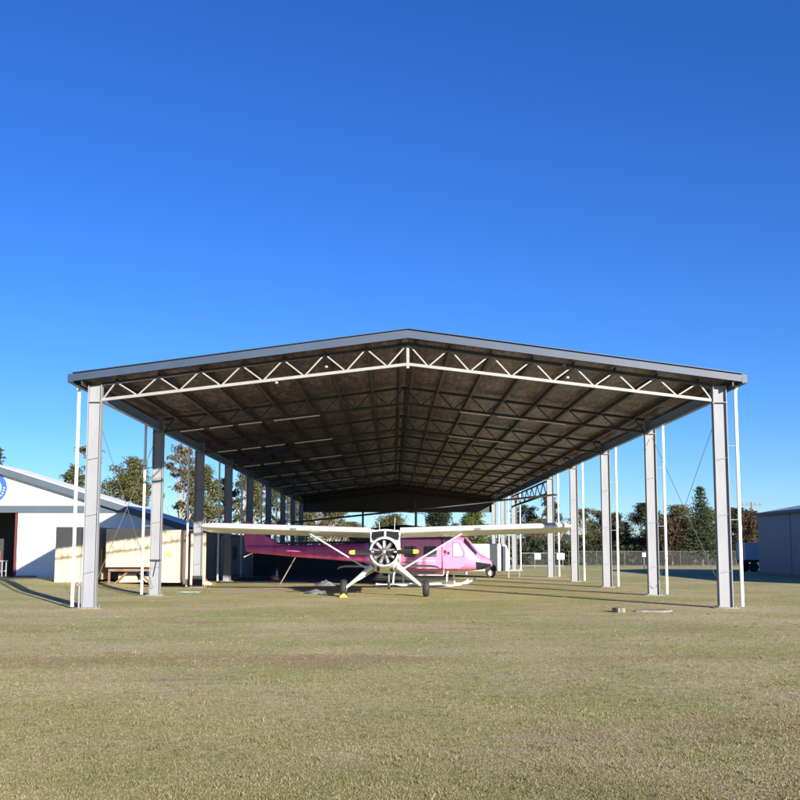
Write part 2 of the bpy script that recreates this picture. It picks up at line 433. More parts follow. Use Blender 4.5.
# mown grass blades: nobody could count them
def grass():
    rng = np.random.default_rng(5)
    n = 420000
    u = rng.random(n)
    y0, y1 = 6.4, 48.0
    Y = 1.0 / (1 / y0 + u * (1 / y1 - 1 / y0))
    X = (rng.random(n) * 1.0 - .5) * Y * .90
    clump = rng.random(n) < .45
    k = rng.integers(0, n, n)
    X = np.where(clump, X[k] + rng.normal(0, .03, n), X); Y = np.where(clump, Y[k] + rng.normal(0, .03, n), Y)
    keep = rng.random(n) > np.clip((Y - 16) / 32, 0, 1)
    X = X[keep]; Y = Y[keep]; n = len(X)
    hgt = (.005 + .011 * rng.random(n)) * (.85 + Y / 70)
    w = (.0016 + .0022 * rng.random(n)) * (.7 + Y / 16)
    # scattered longer tufts
    nt_ = 700; per = 26
    ty = 1.0 / (1 / 7.0 + rng.random(nt_) * (1 / 44.0 - 1 / 7.0)); tx = (rng.random(nt_) - .5) * ty * .9
    sz = .02 + .05 * rng.random(nt_)
    X = np.concatenate([X, np.repeat(tx, per) + rng.normal(0, 1, nt_ * per) * np.repeat(sz, per)])
    Y = np.concatenate([Y, np.repeat(ty, per) + rng.normal(0, 1, nt_ * per) * np.repeat(sz, per)])
    hgt = np.concatenate([hgt, (.012 + .028 * rng.random(nt_ * per)) * np.repeat(.5 + sz * 12, per)])
    w = np.concatenate([w, (.002 + .002 * rng.random(nt_ * per)) * (.7 + np.repeat(ty, per) / 16)])
    n = len(X)
    a = rng.random(n) * 2 * np.pi; lean = rng.random(n) * 1.1
    dx, dy = np.cos(a), np.sin(a)
    b = rng.random(n) * 2 * np.pi
    P = np.zeros((n, 3, 3), np.float32)
    P[:, 0] = np.stack([X - dx * w, Y - dy * w, np.zeros(n)], 1)
    P[:, 1] = np.stack([X + dx * w, Y + dy * w, np.zeros(n)], 1)
    P[:, 2] = np.stack([X + np.cos(b) * hgt * lean, Y + np.sin(b) * hgt * lean, hgt], 1)
    me = bpy.data.meshes.new('grass')
    me.vertices.add(n * 3); me.vertices.foreach_set('co', P.ravel())
    me.loops.add(n * 3); me.loops.foreach_set('vertex_index', np.arange(n * 3, dtype=np.int32))
    me.polygons.add(n); me.polygons.foreach_set('loop_start', np.arange(0, n * 3, 3, dtype=np.int32))
    me.update(calc_edges=True); me.materials.append(M['blade'])
    o = bpy.data.objects.new('grass', me); COL.objects.link(o)
    tag(o, 'short dry mown grass blades over the airfield ground', 'grass', kind='stuff')
grass()

# ================================================================== OPEN HANGAR
HX, HY = 0.465, 31.0
HALF = 9.76
BAY = 8.5
FR = [BAY * q for q in (0, 1, 2, 3, 4, 5.15, 6.3, 7.3, 8.3)]
REAR = FR[-1] + .5
FRONT = -.6
EDGE = 10.22
def ztop(x): return 8.51 - .135 * abs(x)

hangar = thing('open_hangar', 'long open sided steel aircraft shelter with truss gable and dark lined roof', 'hangar', (HX, HY, 0))

def half_sheet(name, m, sx, th, drop):
    b = MB()
    prof = [(0.0, ztop(0) - drop), (sx * EDGE, ztop(EDGE) - drop)]
    a, c = prof
    poly = [(a[0], FRONT + .03, a[1]), (c[0], FRONT + .03, c[1]), (c[0], FRONT + .03, c[1] - th), (a[0], FRONT + .03, a[1] - th)]
    b.prism(poly, (0, REAR - FRONT - .03, 0))
    return b.build(name, m, hangar)
for sx in (-1, 1):
    half_sheet('roof', M['rooftop'], sx, .05, 0)
    # sagging foil lining
    b = MB(); nx, ny = 34, 180
    vs = []; fs = []
    for j in range(ny + 1):
        y = FRONT + .08 + (REAR - FRONT - .12) * j / ny
        for i in range(nx + 1):
            x = .02 + (EDGE - .06) * i / nx
            ph = (x / (9.7 / 7.5)) % 1.0
            z = ztop(x) - .07 - .045 * math.sin(math.pi * ph) - .035 * (1 + mnoise.noise((x * 1.1 * sx, y * .9, 2)))
            vs.append((sx * x, y, z))
    for j in range(ny):
        for i in range(nx):
            q = j * (nx + 1) + i
            fs.append((q, q + 1, q + nx + 2, q + nx + 1))
    b.add(vs, fs)
    b.build('ceiling_lining', M['foil'], hangar, smooth=60)
    # front barge board
    b = MB()
    zi, zo = ztop(0) + .05, ztop(EDGE + .08) + .05
    poly = [(0, FRONT, zi), (sx * (EDGE + .08), FRONT, zo), (sx * (EDGE + .08), FRONT, zo - .235), (0, FRONT, zi - .265)]
    b.prism(poly, (0, -.03, 0))
    b.bar((0, FRONT - .05, zi + .012), (sx * (EDGE + .08), FRONT - .05, zo + .012), .12, .02)
    b.build('barge_board', M['fascia'], hangar)
    # gutter along the eave
    b = MB()
    xo = sx * (EDGE + .15)
    zg = ztop(EDGE)
    b.span((xo - .075, FRONT - .02, zg - .24), (xo + .075, REAR, zg - .225))
    b.span((xo - .082, FRONT - .02, zg - .225), (xo - .075, REAR, zg - .02))
    b.span((xo + .075, FRONT - .02, zg - .225), (xo + .082, REAR, zg + .02))
    b.span((xo - .075, FRONT - .035, zg - .225), (xo + .075, FRONT - .02, zg + .02))
    b.build('gutter', M['fascia'], hangar)
    # eave beam between the columns
    b = MB()
    xe = sx * (HALF + .02)
    b.span((xe - .03, .25, 6.46), (xe + .03, REAR - .1, 6.84))
    b.span((xe - sx * .03, .25, 6.46), (xe - sx * .13, REAR - .1, 6.475))
    b.build('eave_beam', M['blueeave'], hangar)
    # purlins
    L = HALF
    p = L / 7.5
    for k in range(8):
        x = sx * min(L - .25, L - (k + .5) * p)
        if k == 7: x = sx * .22
        z = ztop(x) - .16
        b = MB()
        b.span((x - .02, FRONT + .5, z - .16), (x + .02, REAR - .05, z))
        b.span((x + .02, FRONT + .5, z - .16), (x + .09, REAR - .05, z - .14))
        b.build('purlin', M['darksteel'], hangar)
    b = MB(); x = sx * (L + .28); z = ztop(x) - .14
    b.span((x - .02, FRONT + .06, z - .2), (x + .02, REAR - .05, z))
    b.build('purlin', M['darksteel'], hangar)

# columns: I sections, web across the building
def column_mesh():
    b = MB()
    H = 6.9
    for s in (-1, 1):
        b.span((s * .20 - .012, -.11, .03), (s * .20 + .012, .11, H))
    b.span((-.188, -.006, .03), (.188, .006, H))
    return b
def cleat_mesh(z):
    b = MB()
    b.bar((-.185, -.035, z - .04), (.185, -.035, z + .04), .055, .012)
    return b
col0 = None
for side in (-1, 1):
    for i, y in enumerate(FR):
        if side == 1 and i == 5: continue
        if col0 is None:
            col0 = column_mesh().build('column', M['galv'], hangar)
            c = col0
            b = MB(); b.box((0, 0, .015), (.62, .42, .03)); [b.tube((bx, by, .03), (bx, by, .075), .018, None, 6) for bx in (-.26, .26) for by in (-.16, .16)]; b.build('base_plate', M['galv'], c)
            for z in (1.1, 2.85, 4.6): cleat_mesh(z).build('cleat', M['galv'], c)
            b = MB(); b.span((-.24, -.12, 6.36), (.24, .12, 6.38)); b.build('cap_plate', M['galv'], c)
        else:
            c = copy_tree(col0, hangar)
        c.location = (side * HALF, y, 0)
        if side == -1 and i in (1, 2):
            b = MB(); z0 = 1.35 if i == 1 else .02
            if i == 1: b.span((-.222, -.122, 1.35), (.222, -.112, 1.40)); b.bar((-.05, -.118, .75), (.06, -.118, 1.35), .02, .012)
            else: b.span((-.222, -.124, .03), (.222, .124, .55))
            b.build('wrap', M['black'], c)
        # concrete footing
        b = MB(); b.add([(side * HALF + px_, y + py_, zz) for zz in (0, .025) for px_, py_ in blob(0, 0, .46, .36, 14, i + 20 * side, .18)], [tuple(range(14, 28))] + [(k, (k + 1) % 14, 14 + (k + 1) % 14, 14 + k) for k in range(14)])
        b.build('footing', M['concrete'], hangar)
        # downpipe outside each column
        b = MB(); xo = side * (EDGE + .06)
        b.path([(xo, y, .05), (xo, y, 6.72), (xo + side * .06, y, 6.93)], .055, 12)
        dp = b.build('downpipe', M['pvc'], hangar, smooth=40)
        for z in (2.7, 5.0):
            b = MB(); b.span((side * (HALF + .23), y - .02, z), (xo - side * .05, y + .02, z + .02)); b.build('bracket', M['galv'], dp)

# stub pipe next to the front left column
b = MB(); b.tube((-HALF - .27, -.16, 0), (-HALF - .27, -.16, .8), .03); b.tube((-HALF - .27, -.16, .72), (-HALF - .27, -.32, .72), .028)
b.build('stub_pipe', M['galv'], hangar, smooth=40)

# trusses
def zbot(x): return 7.58 - .119 * abs(x)
def zup(x): return ztop(x) - .29
def truss(y, front, strips):
    t = thing('truss', None, None); t.parent = hangar; t.location = (0, y, 0)
    m = M['truss']  # pale on the front truss only; inner trusses are coloured dark for shade
    p = HALF / 7.5
    xl = HALF - .2
    for sx in (-1, 1):
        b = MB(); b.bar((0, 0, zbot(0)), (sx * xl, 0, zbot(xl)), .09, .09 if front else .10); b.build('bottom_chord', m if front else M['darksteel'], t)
        b = MB(); b.bar((0, 0, zup(0)), (sx * xl, 0, zup(xl)), .10, .10); b.build('top_chord', M['darksteel'], t)
        for k in range(8):
            xb = sx * min(xl, HALF - k * p); xt = sx * (HALF - (k + .5) * p)
            if k < 7:
                segs = [(xb, xt), (sx * (HALF - (k + 1) * p), xt)]
            else:
                segs = [(xb, sx * .06)]
            for a, c in segs:
                off = .07 if abs(c) > .1 else 0
                dirx = 1 if c > a else -1
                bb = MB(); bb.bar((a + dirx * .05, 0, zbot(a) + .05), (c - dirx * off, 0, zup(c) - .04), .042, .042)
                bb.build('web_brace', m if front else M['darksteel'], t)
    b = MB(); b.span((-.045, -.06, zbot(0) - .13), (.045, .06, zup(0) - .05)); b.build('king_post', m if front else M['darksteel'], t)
    for x0, x1 in strips:
        b = MB(); zz = lambda x: zbot(x) - .075
        b.bar((x0, -.02, zz(x0)), (x1, -.02, zz(x1)), .07, .035); b.build('white_strip', M['pvc'], t)
    return t
for i, y in enumerate(FR):
    st = []
    if 1 <= i <= 6:
        for k in range(5):
            a = -8.9 + k * 1.15 + (.25 if k == 3 else 0)
            st.append((a, a + .92))
    if i in (1, 2):
        for k in range(3 if i == 1 else 2): st.append((2.2 + k * 1.5, 3.4 + k * 1.5))
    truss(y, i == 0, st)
# small floodlights clipped on the front truss
for x, z in ((-2.55 * 1, zbot(2.55) + .2), (4.9, zup(4.9) - .02), (-4.1, zbot(4.1) - .12), (5.0, zbot(5.0) + .16)):
    b = MB(); b.box((x, -.10, z), (.09, .08, .06)); b.tube((x, -.14, z), (x, -.155, z), .03, .035, 10)
    b.build('flood_lamp', M['truss'], hangar)

# eave girder where the sixth right column is left out
b = MB(); xg = HALF - .02
ya, yb = FR[4] + .13, FR[6] - .13
b.bar((xg, ya, 5.45), (xg, yb, 5.45), .12, .14); b.bar((xg, ya, 6.30), (xg, yb, 6.30), .10, .10)
n = 14
for k in range(n):
    y0 = ya + (yb - ya) * k / n; y1 = ya + (yb - ya) * (k + 1) / n
    b.bar((xg, y0, 5.45 if k % 2 else 6.3), (xg, y1, 6.3 if k % 2 else 5.45), .06, .06)
b.build('eave_girder', M['darksteel'], hangar)

# rods bracing the first bays and one brace further in
for side in (-1, 1):
    x = side * (HALF + .05)
    for za, zb in ((6.2, .3), (.3, 6.2)):
        b = MB(); b.tube((x, .15, za), (x, FR[1] - .15, zb), .011, None, 6); b.build('brace_rod', M['wire'], hangar)
b = MB(); b.bar((HALF - .05, FR[4] + .12, 4.75), (HALF - .05, FR[5], 2.35), .07, .07); b.build('knee_brace', M['galv'], hangar)

# dark infill of the far gable, with the framing below it
b = MB(); ye = FR[-1] + .3
poly = [(-HALF, ye, 5.55), (HALF, ye, 5.55), (HALF, ye, ztop(HALF) - .056), (0, ye, ztop(0) - .056), (-HALF, ye, ztop(HALF) - .056)]
b.prism(poly, (0, .04, 0)); b.build('gable_infill', M['gable'], hangar)
for px in (363, 416):
    x = X_at(px, HY + ye) - HX
    b = MB(); b.span((x - .1, ye - .25, 0), (x + .1, ye - .06, 5.6)); b.build('mullion', M['darksteel'], hangar)
b = MB(); b.span((-HALF + .2, ye - .05, 3.85), (2.2, ye + .03, 4.0)); b.build('girt', M['darksteel'], hangar)

# ================================================================== PLANE
plane = thing('propeller_plane', 'white high wing single propeller plane facing the camera under the shelter', 'plane', (-.31, 38.5, 0), R(-1.0))
def sec(y, zc, hw, hh, ex=2.6, n=28):
    ring = []
    for k in range(n):
        a = 2 * math.pi * k / n
        c, s = math.cos(a), math.sin(a)
        ring.append((hw * math.copysign(abs(c) ** (2 / ex), c), y, zc + hh * math.copysign(abs(s) ** (2 / ex), s)))
    return ring
b = MB()
b.loft([sec(-.30, 1.66, .54, .55, 2.1), sec(.05, 1.62, .58, .62, 2.4), sec(.35, 1.58, .60, .66, 2.8), sec(.8, 1.70, .60, .82, 3.4), sec(1.6, 1.72, .62, .83, 3.6),
        sec(2.6, 1.62, .60, .80, 3.2), sec(3.6, 1.48, .50, .66, 2.8), sec(5.2, 1.28, .34, .46, 2.5), sec(6.8, 1.08, .20, .32, 2.2), sec(8.0, .98, .07, .2, 2)])
fus = b.build('fuselage', M['planewhite'], plane, smooth=50)
# cowling ring open at the front
b = MB()
b.lathe([(.475, -1.02), (.50, -1.09), (.535, -1.08), (.565, -.98), (.585, -.7), (.585, -.35), (.56, -.22), (.52, -.22), (.51, -.6), (.48, -.95), (.475, -1.02)], (0, 0, 1.70), 'y', 40, cap=False)
cowl = b.build('cowling', M['planewhite'], plane, smooth=50)
b = MB(); b.lathe([(.0, -.62), (.515, -.62), (.515, -.58), (0, -.58)], (0, 0, 1.70), 'y', 32, cap=False); b.build('baffle', M['enginedark'], cowl)
eng = MB(); eng.lathe([(.02, -1.14), (.08, -1.12), (.13, -1.02), (.17, -.92), (.19, -.75), (.19, -.62)], (0, 0, 1.70), 'y', 24)
eng = eng.build('engine', M['engine'], plane, smooth=50)
for k in range(9):
    a = 2 * math.pi * (k + .25) / 9
    d = Vector((math.cos(a), 0, math.sin(a)))
    b = MB(); c0 = Vector((0, -.82, 1.70))
    for q in range(9):
        r0 = .18 + q * .027
        b.tube(c0 + d * r0, c0 + d * (r0 + .013), .085 - .002 * q, None, 14)
    b.tube(c0 + d * .15, c0 + d * .41, .06, None, 12)
    b.box(c0 + d * .41, (.1, .1, .05), Matrix.Rotation(-a + math.pi / 2, 3, 'Y'))
    b.build('cylinder', M['engine'], eng, smooth=40)
    s = Vector((-math.sin(a), 0, math.cos(a)))
    b = MB(); b.tube(c0 + Vector((0, -.12, 0)) + d * .15 + s * .03, c0 + Vector((0, -.06, 0)) + d * .40 + s * .04, .012, None, 8)
    b.build('pushrod', M['alu'], eng)
# propeller
prop = MB(); prop.lathe([(.0, -1.34), (.05, -1.32), (.085, -1.24), (.085, -1.12)], (0, 0, 1.70), 'y', 18)
prop = prop.build('propeller', M['alu'], plane, smooth=40)
for s in (-1, 1):
    rings = []
    for r, ch, th, tw in ((.06, .09, .08, 60), (.2, .10, .07, 50), (.4, .17, .04, 38), (.75, .19, .028, 26), (1.08, .17, .02, 19)):
        rings.append((r, ch, th, tw))
    def ring(r, ch, th, tw):
        t = R(tw); out = []
        for k in range(10):
            a = 2 * math.pi * k / 10
            u, w = ch / 2 * math.cos(a), th / 2 * math.sin(a)
            out.append((s * r, -1.22 - (u * math.sin(t) * s + w * math.cos(t)), 1.70 + s * .012 * r + u * math.cos(t) - w * math.sin(t) * s))
        return out
    b = MB(); b.loft([ring(*q) for q in rings]); b.build('blade', M['propblack'], prop, smooth=50)
    b = MB(); b.loft([ring(1.082, .17, .02, 19), ring(1.22, .15, .016, 17), ring(1.29, .10, .012, 16)]); b.build('blade_tip', M['yellow'], prop, smooth=50)
    b = MB(); b.box((s * .42, -1.262, 1.705), (.11, .006, .045)); b.build('blade_decal', M['alu'], prop)
# wing
AIR = [(0, 0.0), (.02, .045), (.08, .085), (.2, .115), (.35, .12), (.6, .085), (.85, .035), (1, .005), (1, -.005), (.8, -.02), (.5, -.035), (.2, -.045), (.06, -.04), (.015, -.022)]
def wing_ring(x, yl, chord, zc, inc, tk=1.0):
    out = []
    for u, w in AIR:
        yy, zz = u * chord, w * chord * tk
        out.append((x, yl + yy * math.cos(inc) + zz * math.sin(inc), zc - yy * math.sin(inc) + zz * math.cos(inc)))
    return out
for s in (-1, 1):
    b = MB()
    st = [(.58, .62, 1.62, 2.52, 1), (3.2, .62, 1.62, 2.60, 1), (6.7, .62, 1.62, 2.71, 1), (7.1, .66, 1.5, 2.72, .9), (7.28, .80, 1.2, 2.71, .6), (7.33, 1.05, .75, 2.68, .3)]
    b.loft([wing_ring(s * x, yl, c, z, R(9), tk) for x, yl, c, z, tk in st])
    w = b.build('wing', M['planewhite'], plane, smooth=45)
    b = MB(); b.box((s * 3.6, .635, 2.59), (.26, .05, .10)); b.build('landing_light', M['tarp'], w, bevel=.02)
    for x0, x1 in ((.75, 3.6), (3.7, 6.6)):
        b = MB(); zz = lambda x: 2.52 + (x - .58) * .0305
        b.add([(s * x0, 1.72, zz(x0) - .225), (s * x1, 1.72, zz(x1) - .225), (s * x1, 1.745, zz(x1) - .229), (s * x0, 1.745, zz(x0) - .229)], [(0, 1, 2, 3)])
        b.build('hinge_gap', M['enginedark'], w)
    # wing strut
    b = MB(); a_ = Vector((s * .60, .75, .98)); c_ = Vector((s * 3.1, 1.15, 2.47))
    d = (c_ - a_).normalized(); sd = d.cross(Vector((0, 1, 0))).normalized()
    rr = []
    for pnt in (a_, a_.lerp(c_, .05), a_.lerp(c_, .95), c_):
        k_ = .6 if pnt in (a_, c_) else 1
        rr.append([pnt + Vector((0, 1, 0)) * (.075 * k_ * math.cos(2 * math.pi * q / 12)) + sd * (.035 * k_ * math.sin(2 * math.pi * q / 12)) for q in range(12)])
    b.loft(rr); b.build('wing_strut', M['planewhite'], plane, smooth=50)
    # landing gear leg, faired and tapering
    a_ = Vector((s * .48, .12, 1.15)); c_ = Vector((s * 1.46, .02, .36))
    d = (c_ - a_).normalized(); sd = d.cross(Vector((0, 1, 0))).normalized()
    rr = []
    for t, wy, wx in ((0, .21, .12), (.3, .17, .095), (.7, .12, .07), (1, .085, .05)):
        pnt = a_.lerp(c_, t)
        rr.append([pnt + Vector((0, 1, 0)) * (wy * math.cos(2 * math.pi * q / 14)) + sd * (wx * math.sin(2 * math.pi * q / 14)) for q in range(14)])
    b = MB(); b.loft(rr); b.build('gear_leg', M['planewhite'], plane, smooth=50)
    b = MB(); b.tube((s * .42, .45, .98), (s * 1.40, .05, .40), .03); b.build('gear_brace', M['alu'], plane, smooth=40)
    # wheel
    wb = thing('wheel', None, None); wb.parent = plane; wb.location = (s * 1.57, 0, .33)
    b = MB(); b.lathe([(.16, -.11), (.25, -.125), (.31, -.09), (.33, -.03), (.33, .03), (.31, .09), (.25, .125), (.16, .11)], (0, 0, 0), 'x', 28); b.build('tyre', M['black'], wb, smooth=50)
    b = MB(); b.lathe([(.0, -.12), (.13, -.115), (.155, -.1), (.155, .1), (.13, .115), (0, .12)], (0, 0, 0), 'x', 20, cap=False); b.build('rim', M['planewhite'], wb, smooth=40)
    # tailplane
    b = MB(); b.loft([wing_ring(s * x, y_, c, z_, R(2), .6) for x, y_, c, z_ in ((.05, 6.5, 1.35, 1.05), (1.9, 6.65, 1.1, 1.03), (2.2, 6.7, .9, .99), (2.30, 6.75, .6, .92))]); b.build('tailplane', M['planewhite'], plane, smooth=45)
    # windscreen pane and side window
    b = MB()
    q = [(s * .045, .30, 2.16), (s * .50, .40, 2.13), (s * .545, .52, 2.25), (s * .525, .74, 2.47), (s * .045, .64, 2.50)]
    b.prism(q, (0, -.03, .03)); b.build('windscreen', M['glass'], plane)
    b = MB(); q = [(s * .612, .75, 1.85), (s * .612, 1.45, 1.85), (s * .612, 1.45, 2.3), (s * .612, .9, 2.3)]
    b.prism(q, (s * .02, 0, 0)); b.build('side_window', M['glass'], plane)
# windscreen frame
b = MB()
b.bar((0, .24, 2.17), (0, .60, 2.54), .07, .05)
for s in (-1, 1):
    b.bar((s * .54, .36, 2.08), (s * .56, .74, 2.50), .06, .05)
    b.bar((0, .61, 2.55), (s * .56, .72, 2.50), .07, .06)
    b.bar((0, .25, 2.14), (s * .54, .36, 2.10), .07, .06)
b.build('windscreen_frame', M['planewhite'], plane)
b = MB(); b.prism([(0, 6.4, 1.25), (0, 7.9, 1.1), (0, 8.25, 2.3), (0, 8.05, 2.55), (0, 7.6, 2.55), (0, 7.3, 2.3)], (.08, 0, 0)); b.build('tail_fin', M['planewhite'], plane, bevel=.03, loc=(-.04, 0, 0))
tw = MB(); tw.tube((0, 7.1, .95), (0, 7.25, .25), .035); tw = tw.build('tail_strut', M['alu'], plane, smooth=40)
b = MB(); b.lathe([(.07, -.06), (.14, -.06), (.17, -.02), (.17, .02), (.14, .06), (.07, .06)], (0, 7.27, .17), 'x', 20); b.build('tail_tyre', M['black'], tw, smooth=50)
b = MB(); b.lathe([(0, -.065), (.09, -.062), (.09, .062), (0, .065)], (0, 7.27, .17), 'x', 14, cap=False); b.build('tail_rim', M['planewhite'], tw, smooth=40)
b = MB(); b.path([(.25, -.2, 1.12), (.25, .1, 1.02), (.28, .5, .98)], .06, 10); b.path([(-.25, -.2, 1.12), (-.25, .1, 1.02), (-.28, .5, .98)], .06, 10); b.build('exhaust', M['enginedark'], plane, smooth=50)
b = MB(); b.tube((.35, 1.2, 2.55), (.37, 1.3, 3.05), .008); b.tube((-.25, 1.5, 2.55), (-.27, 1.6, 2.9), .008); b.build('aerial', M['planewhite'], plane)

# yellow chock
b = MB(); b.prism([(-.14, -.10, 0), (.14, -.10, 0), (.14, -.10, .03), (.03, -.10, .14), (-.03, -.10, .14), (-.14, -.10, .03)], (0, .2, 0))
o = b.build('wheel_chock', M['yellow'], loc=(-1.86, 38.03, 0)); tag(o, 'yellow wedge chock in front of the plane wheel on the left', 'chock')

# ================================================================== HELICOPTER
heli = thing('helicopter', 'pink two blade helicopter on white skids parked behind the white plane', 'helicopter', (1.15, 50.5, 0), R(-12))
# local: +x forward
def hsec(x, zc, hw, hh, ex=3.0, n=32):
    out = []
    for k in range(n):
        a = 2 * math.pi * k / n
        c, s = math.cos(a), math.sin(a)
        out.append((x, hw * math.copysign(abs(c) ** (2 / ex), c), zc + hh * math.copysign(abs(s) ** (2 / ex), s)))
    return out
def tb(x, top, bot, hw, ex): return hsec(x, (top + bot) / 2, hw, (top - bot) / 2, ex)
CS = [hsec(-2.6, 1.62, .45, .52, 2.4), hsec(-2.0, 1.60, .75, .66, 2.6), hsec(-1.5, 1.58, 1.05, .78, 3.2), hsec(-.9, 1.57, 1.22, .84, 3.6),
      tb(1.0, 2.42, .72, 1.24, 3.6), tb(2.2, 2.42, .72, 1.22, 3.6), tb(2.55, 2.38, .73, 1.17, 3.4), tb(2.85, 2.02, .74, 1.11, 3.2), tb(3.15, 1.64, .77, 1.02, 3.0),
      tb(3.4, 1.50, .81, .88, 2.8), tb(3.65, 1.36, .87, .66, 2.6), tb(3.82, 1.22, .95, .38, 2.4), tb(3.88, 1.12, 1.02, .14, 2)]
def cabin_class(i, k):
    """which piece of the shell a quad between section i and i+1 belongs to"""
    if i in (6, 7) and k in (3, 4, 5, 6, 9, 10, 11, 12): return 'windscreen_l' if k > 7 else 'windscreen_r'
    if i in (8, 9, 10) and k in (16, 17, 18, 19, 20, 21): return 'chin_l'
    if i in (8, 9, 10) and k in (26, 27, 28, 29, 30, 31): return 'chin_r'
    return 'cabin'
pieces = {}
for i in range(len(CS) - 1):
    for k in range(32):
        k2 = (k + 1) % 32
        pieces.setdefault(cabin_class(i, k), MB()).add([CS[i][k], CS[i][k2], CS[i + 1][k2], CS[i + 1][k]], [(0, 1, 2, 3)])
pieces['cabin'].add(CS[0], [tuple(range(32))]); pieces['cabin'].add(CS[-1], [tuple(range(32))])
def weld(o):
    import bmesh
    bm = bmesh.new(); bm.from_mesh(o.data); bmesh.ops.remove_doubles(bm, verts=bm.verts, dist=1e-4)
    bmesh.ops.recalc_face_normals(bm, faces=bm.faces); bm.to_mesh(o.data); bm.free()
    o.data.polygons.foreach_set('use_smooth', [True] * len(o.data.polygons)); o.data.set_sharp_from_angle(angle=R(50)); return o
body = weld(pieces['cabin'].build('cabin', M['pink'], heli))
weld(pieces['windscreen_l'].build('windscreen', M['glass'], heli)); weld(pieces['windscreen_r'].build('windscreen', M['glass'], heli))
weld(pieces['chin_l'].build('chin_window', M['glass'], heli)); weld(pieces['chin_r'].build('chin_window', M['glass'], heli))
b = MB()
b.loft([hsec(-2.2, 1.62, .52, .52, 2.3), hsec(-4.0, 1.66, .40, .42, 2.2), hsec(-6.5, 1.72, .27, .30, 2.1), hsec(-8.2, 1.80, .18, .22, 2.1), hsec(-8.9, 1.86, .12, .18, 2)])
boom = b.build('tail_boom', M['pinkshade'], heli, smooth=50)
M['seam'] = mat('dark_panel_seam', (.22, .035, .10), .6)
for xr, zc, hw, hh in ((-3.1, 1.64, .462, .472), (-4.0, 1.66, .404, .424), (-5.25, 1.69, .339, .364), (-6.5, 1.72, .274, .304), (-7.4, 1.763, .225, .262)):
    q = hsec(xr, zc, hw, hh, 2.2); b = MB()
    b.loft([q, [(x + .02, y, z) for x, y, z in q]], cap=False); b.build('seam_ring', M['seam'], boom)
b = MB(); b.bar((-2.6, 0, 2.17), (-7.6, 0, 2.10), .14, .12); b.build('driveshaft_cover', M['navy'], boom, bevel=.02)
b = MB(); b.prism([(-6.3, 0, 1.95), (-7.2, 0, 2.12), (-7.9, 0, 2.5), (-8.75, 0, 3.25), (-9.2, 0, 3.25), (-9.0, 0, 1.70), (-8.5, 0, 1.60)], (0, .14, 0)); b.build('tail_fin', M['pinkshade'], heli, bevel=.04, loc=(0, -.07, 0))
for s in (-1, 1):
    b = MB(); b.prism([(-5.6, s * .2, 1.66), (-6.35, s * .2, 1.70), (-6.35, s * 1.35, 1.70), (-5.85, s * 1.4, 1.68)], (0, 0, .05)); b.build('stabiliser', M['pinkshade'], heli, bevel=.015)
b = MB(); b.tube((-8.6, 0, 1.62), (-9.1, 0, 1.40), .022); b.build('tail_skid', M['pvc'], heli)
b = MB(); b.tube((-8.85, .10, 2.95), (-8.85, .32, 2.95), .05)
for a in (25, 205):
    b.bar((-8.85, .30, 2.95), (-8.85 + 1.25 * math.cos(R(a)), .30, 2.95 + 1.25 * math.sin(R(a))), .02, .2, up=(0, 1, 0))
b.build('tail_rotor', M['propblack'], heli)
# engine and gearbox cowl on the roof
b = MB(); b.loft([hsec(.9, 2.45, .25, .12, 2.4), hsec(.4, 2.62, .5, .32, 2.6), hsec(-.6, 2.66, .55, .38, 2.8), hsec(-1.6, 2.55, .5, .40, 2.8), hsec(-2.6, 2.38, .38, .30, 2.4), hsec(-3.0, 2.33, .25, .22, 2.2)])
b.build('engine_cowling', M['navy'], heli, smooth=50)
b = MB(); b.tube((-2.9, 0, 2.42), (-3.4, 0, 2.52), .2, .22, 18); b.build('exhaust', M['enginedark'], heli, smooth=50)
# mast, hub and two blades (teetering)
mast = MB(); mast.tube((0, 0, 2.9), (0, 0, 3.85), .06, .05, 12); mast.tube((0, 0, 3.9), (0, 0, 4.15), .03, .03, 8)
mast = mast.build('mast', M['propblack'], heli, smooth=40)
b = MB(); b.box((0, 0, 3.80), (.5, .22, .12)); b.build('rotor_hub', M['enginedark'], mast, bevel=.03)
ra = R(-25 + 12)
rd = Vector((math.cos(ra), math.sin(ra), .08)).normalized()
for s in (-1, 1):
    b = MB(); c0 = Vector((0, 0, 3.80))
    b.bar(c0 + rd * s * .25, c0 + rd * s * 7.3, .53, .06); b.build('rotor_blade', M['propblack'], mast, bevel=.01)
b = MB(); b.bar((-.5 * math.sin(ra) * 2.2, .5 * math.cos(ra) * 2.2, 3.62), (.5 * math.sin(ra) * 2.2, -.5 * math.cos(ra) * 2.2, 3.62), .03, .03); b.build('stabiliser_bar', M['propblack'], mast)

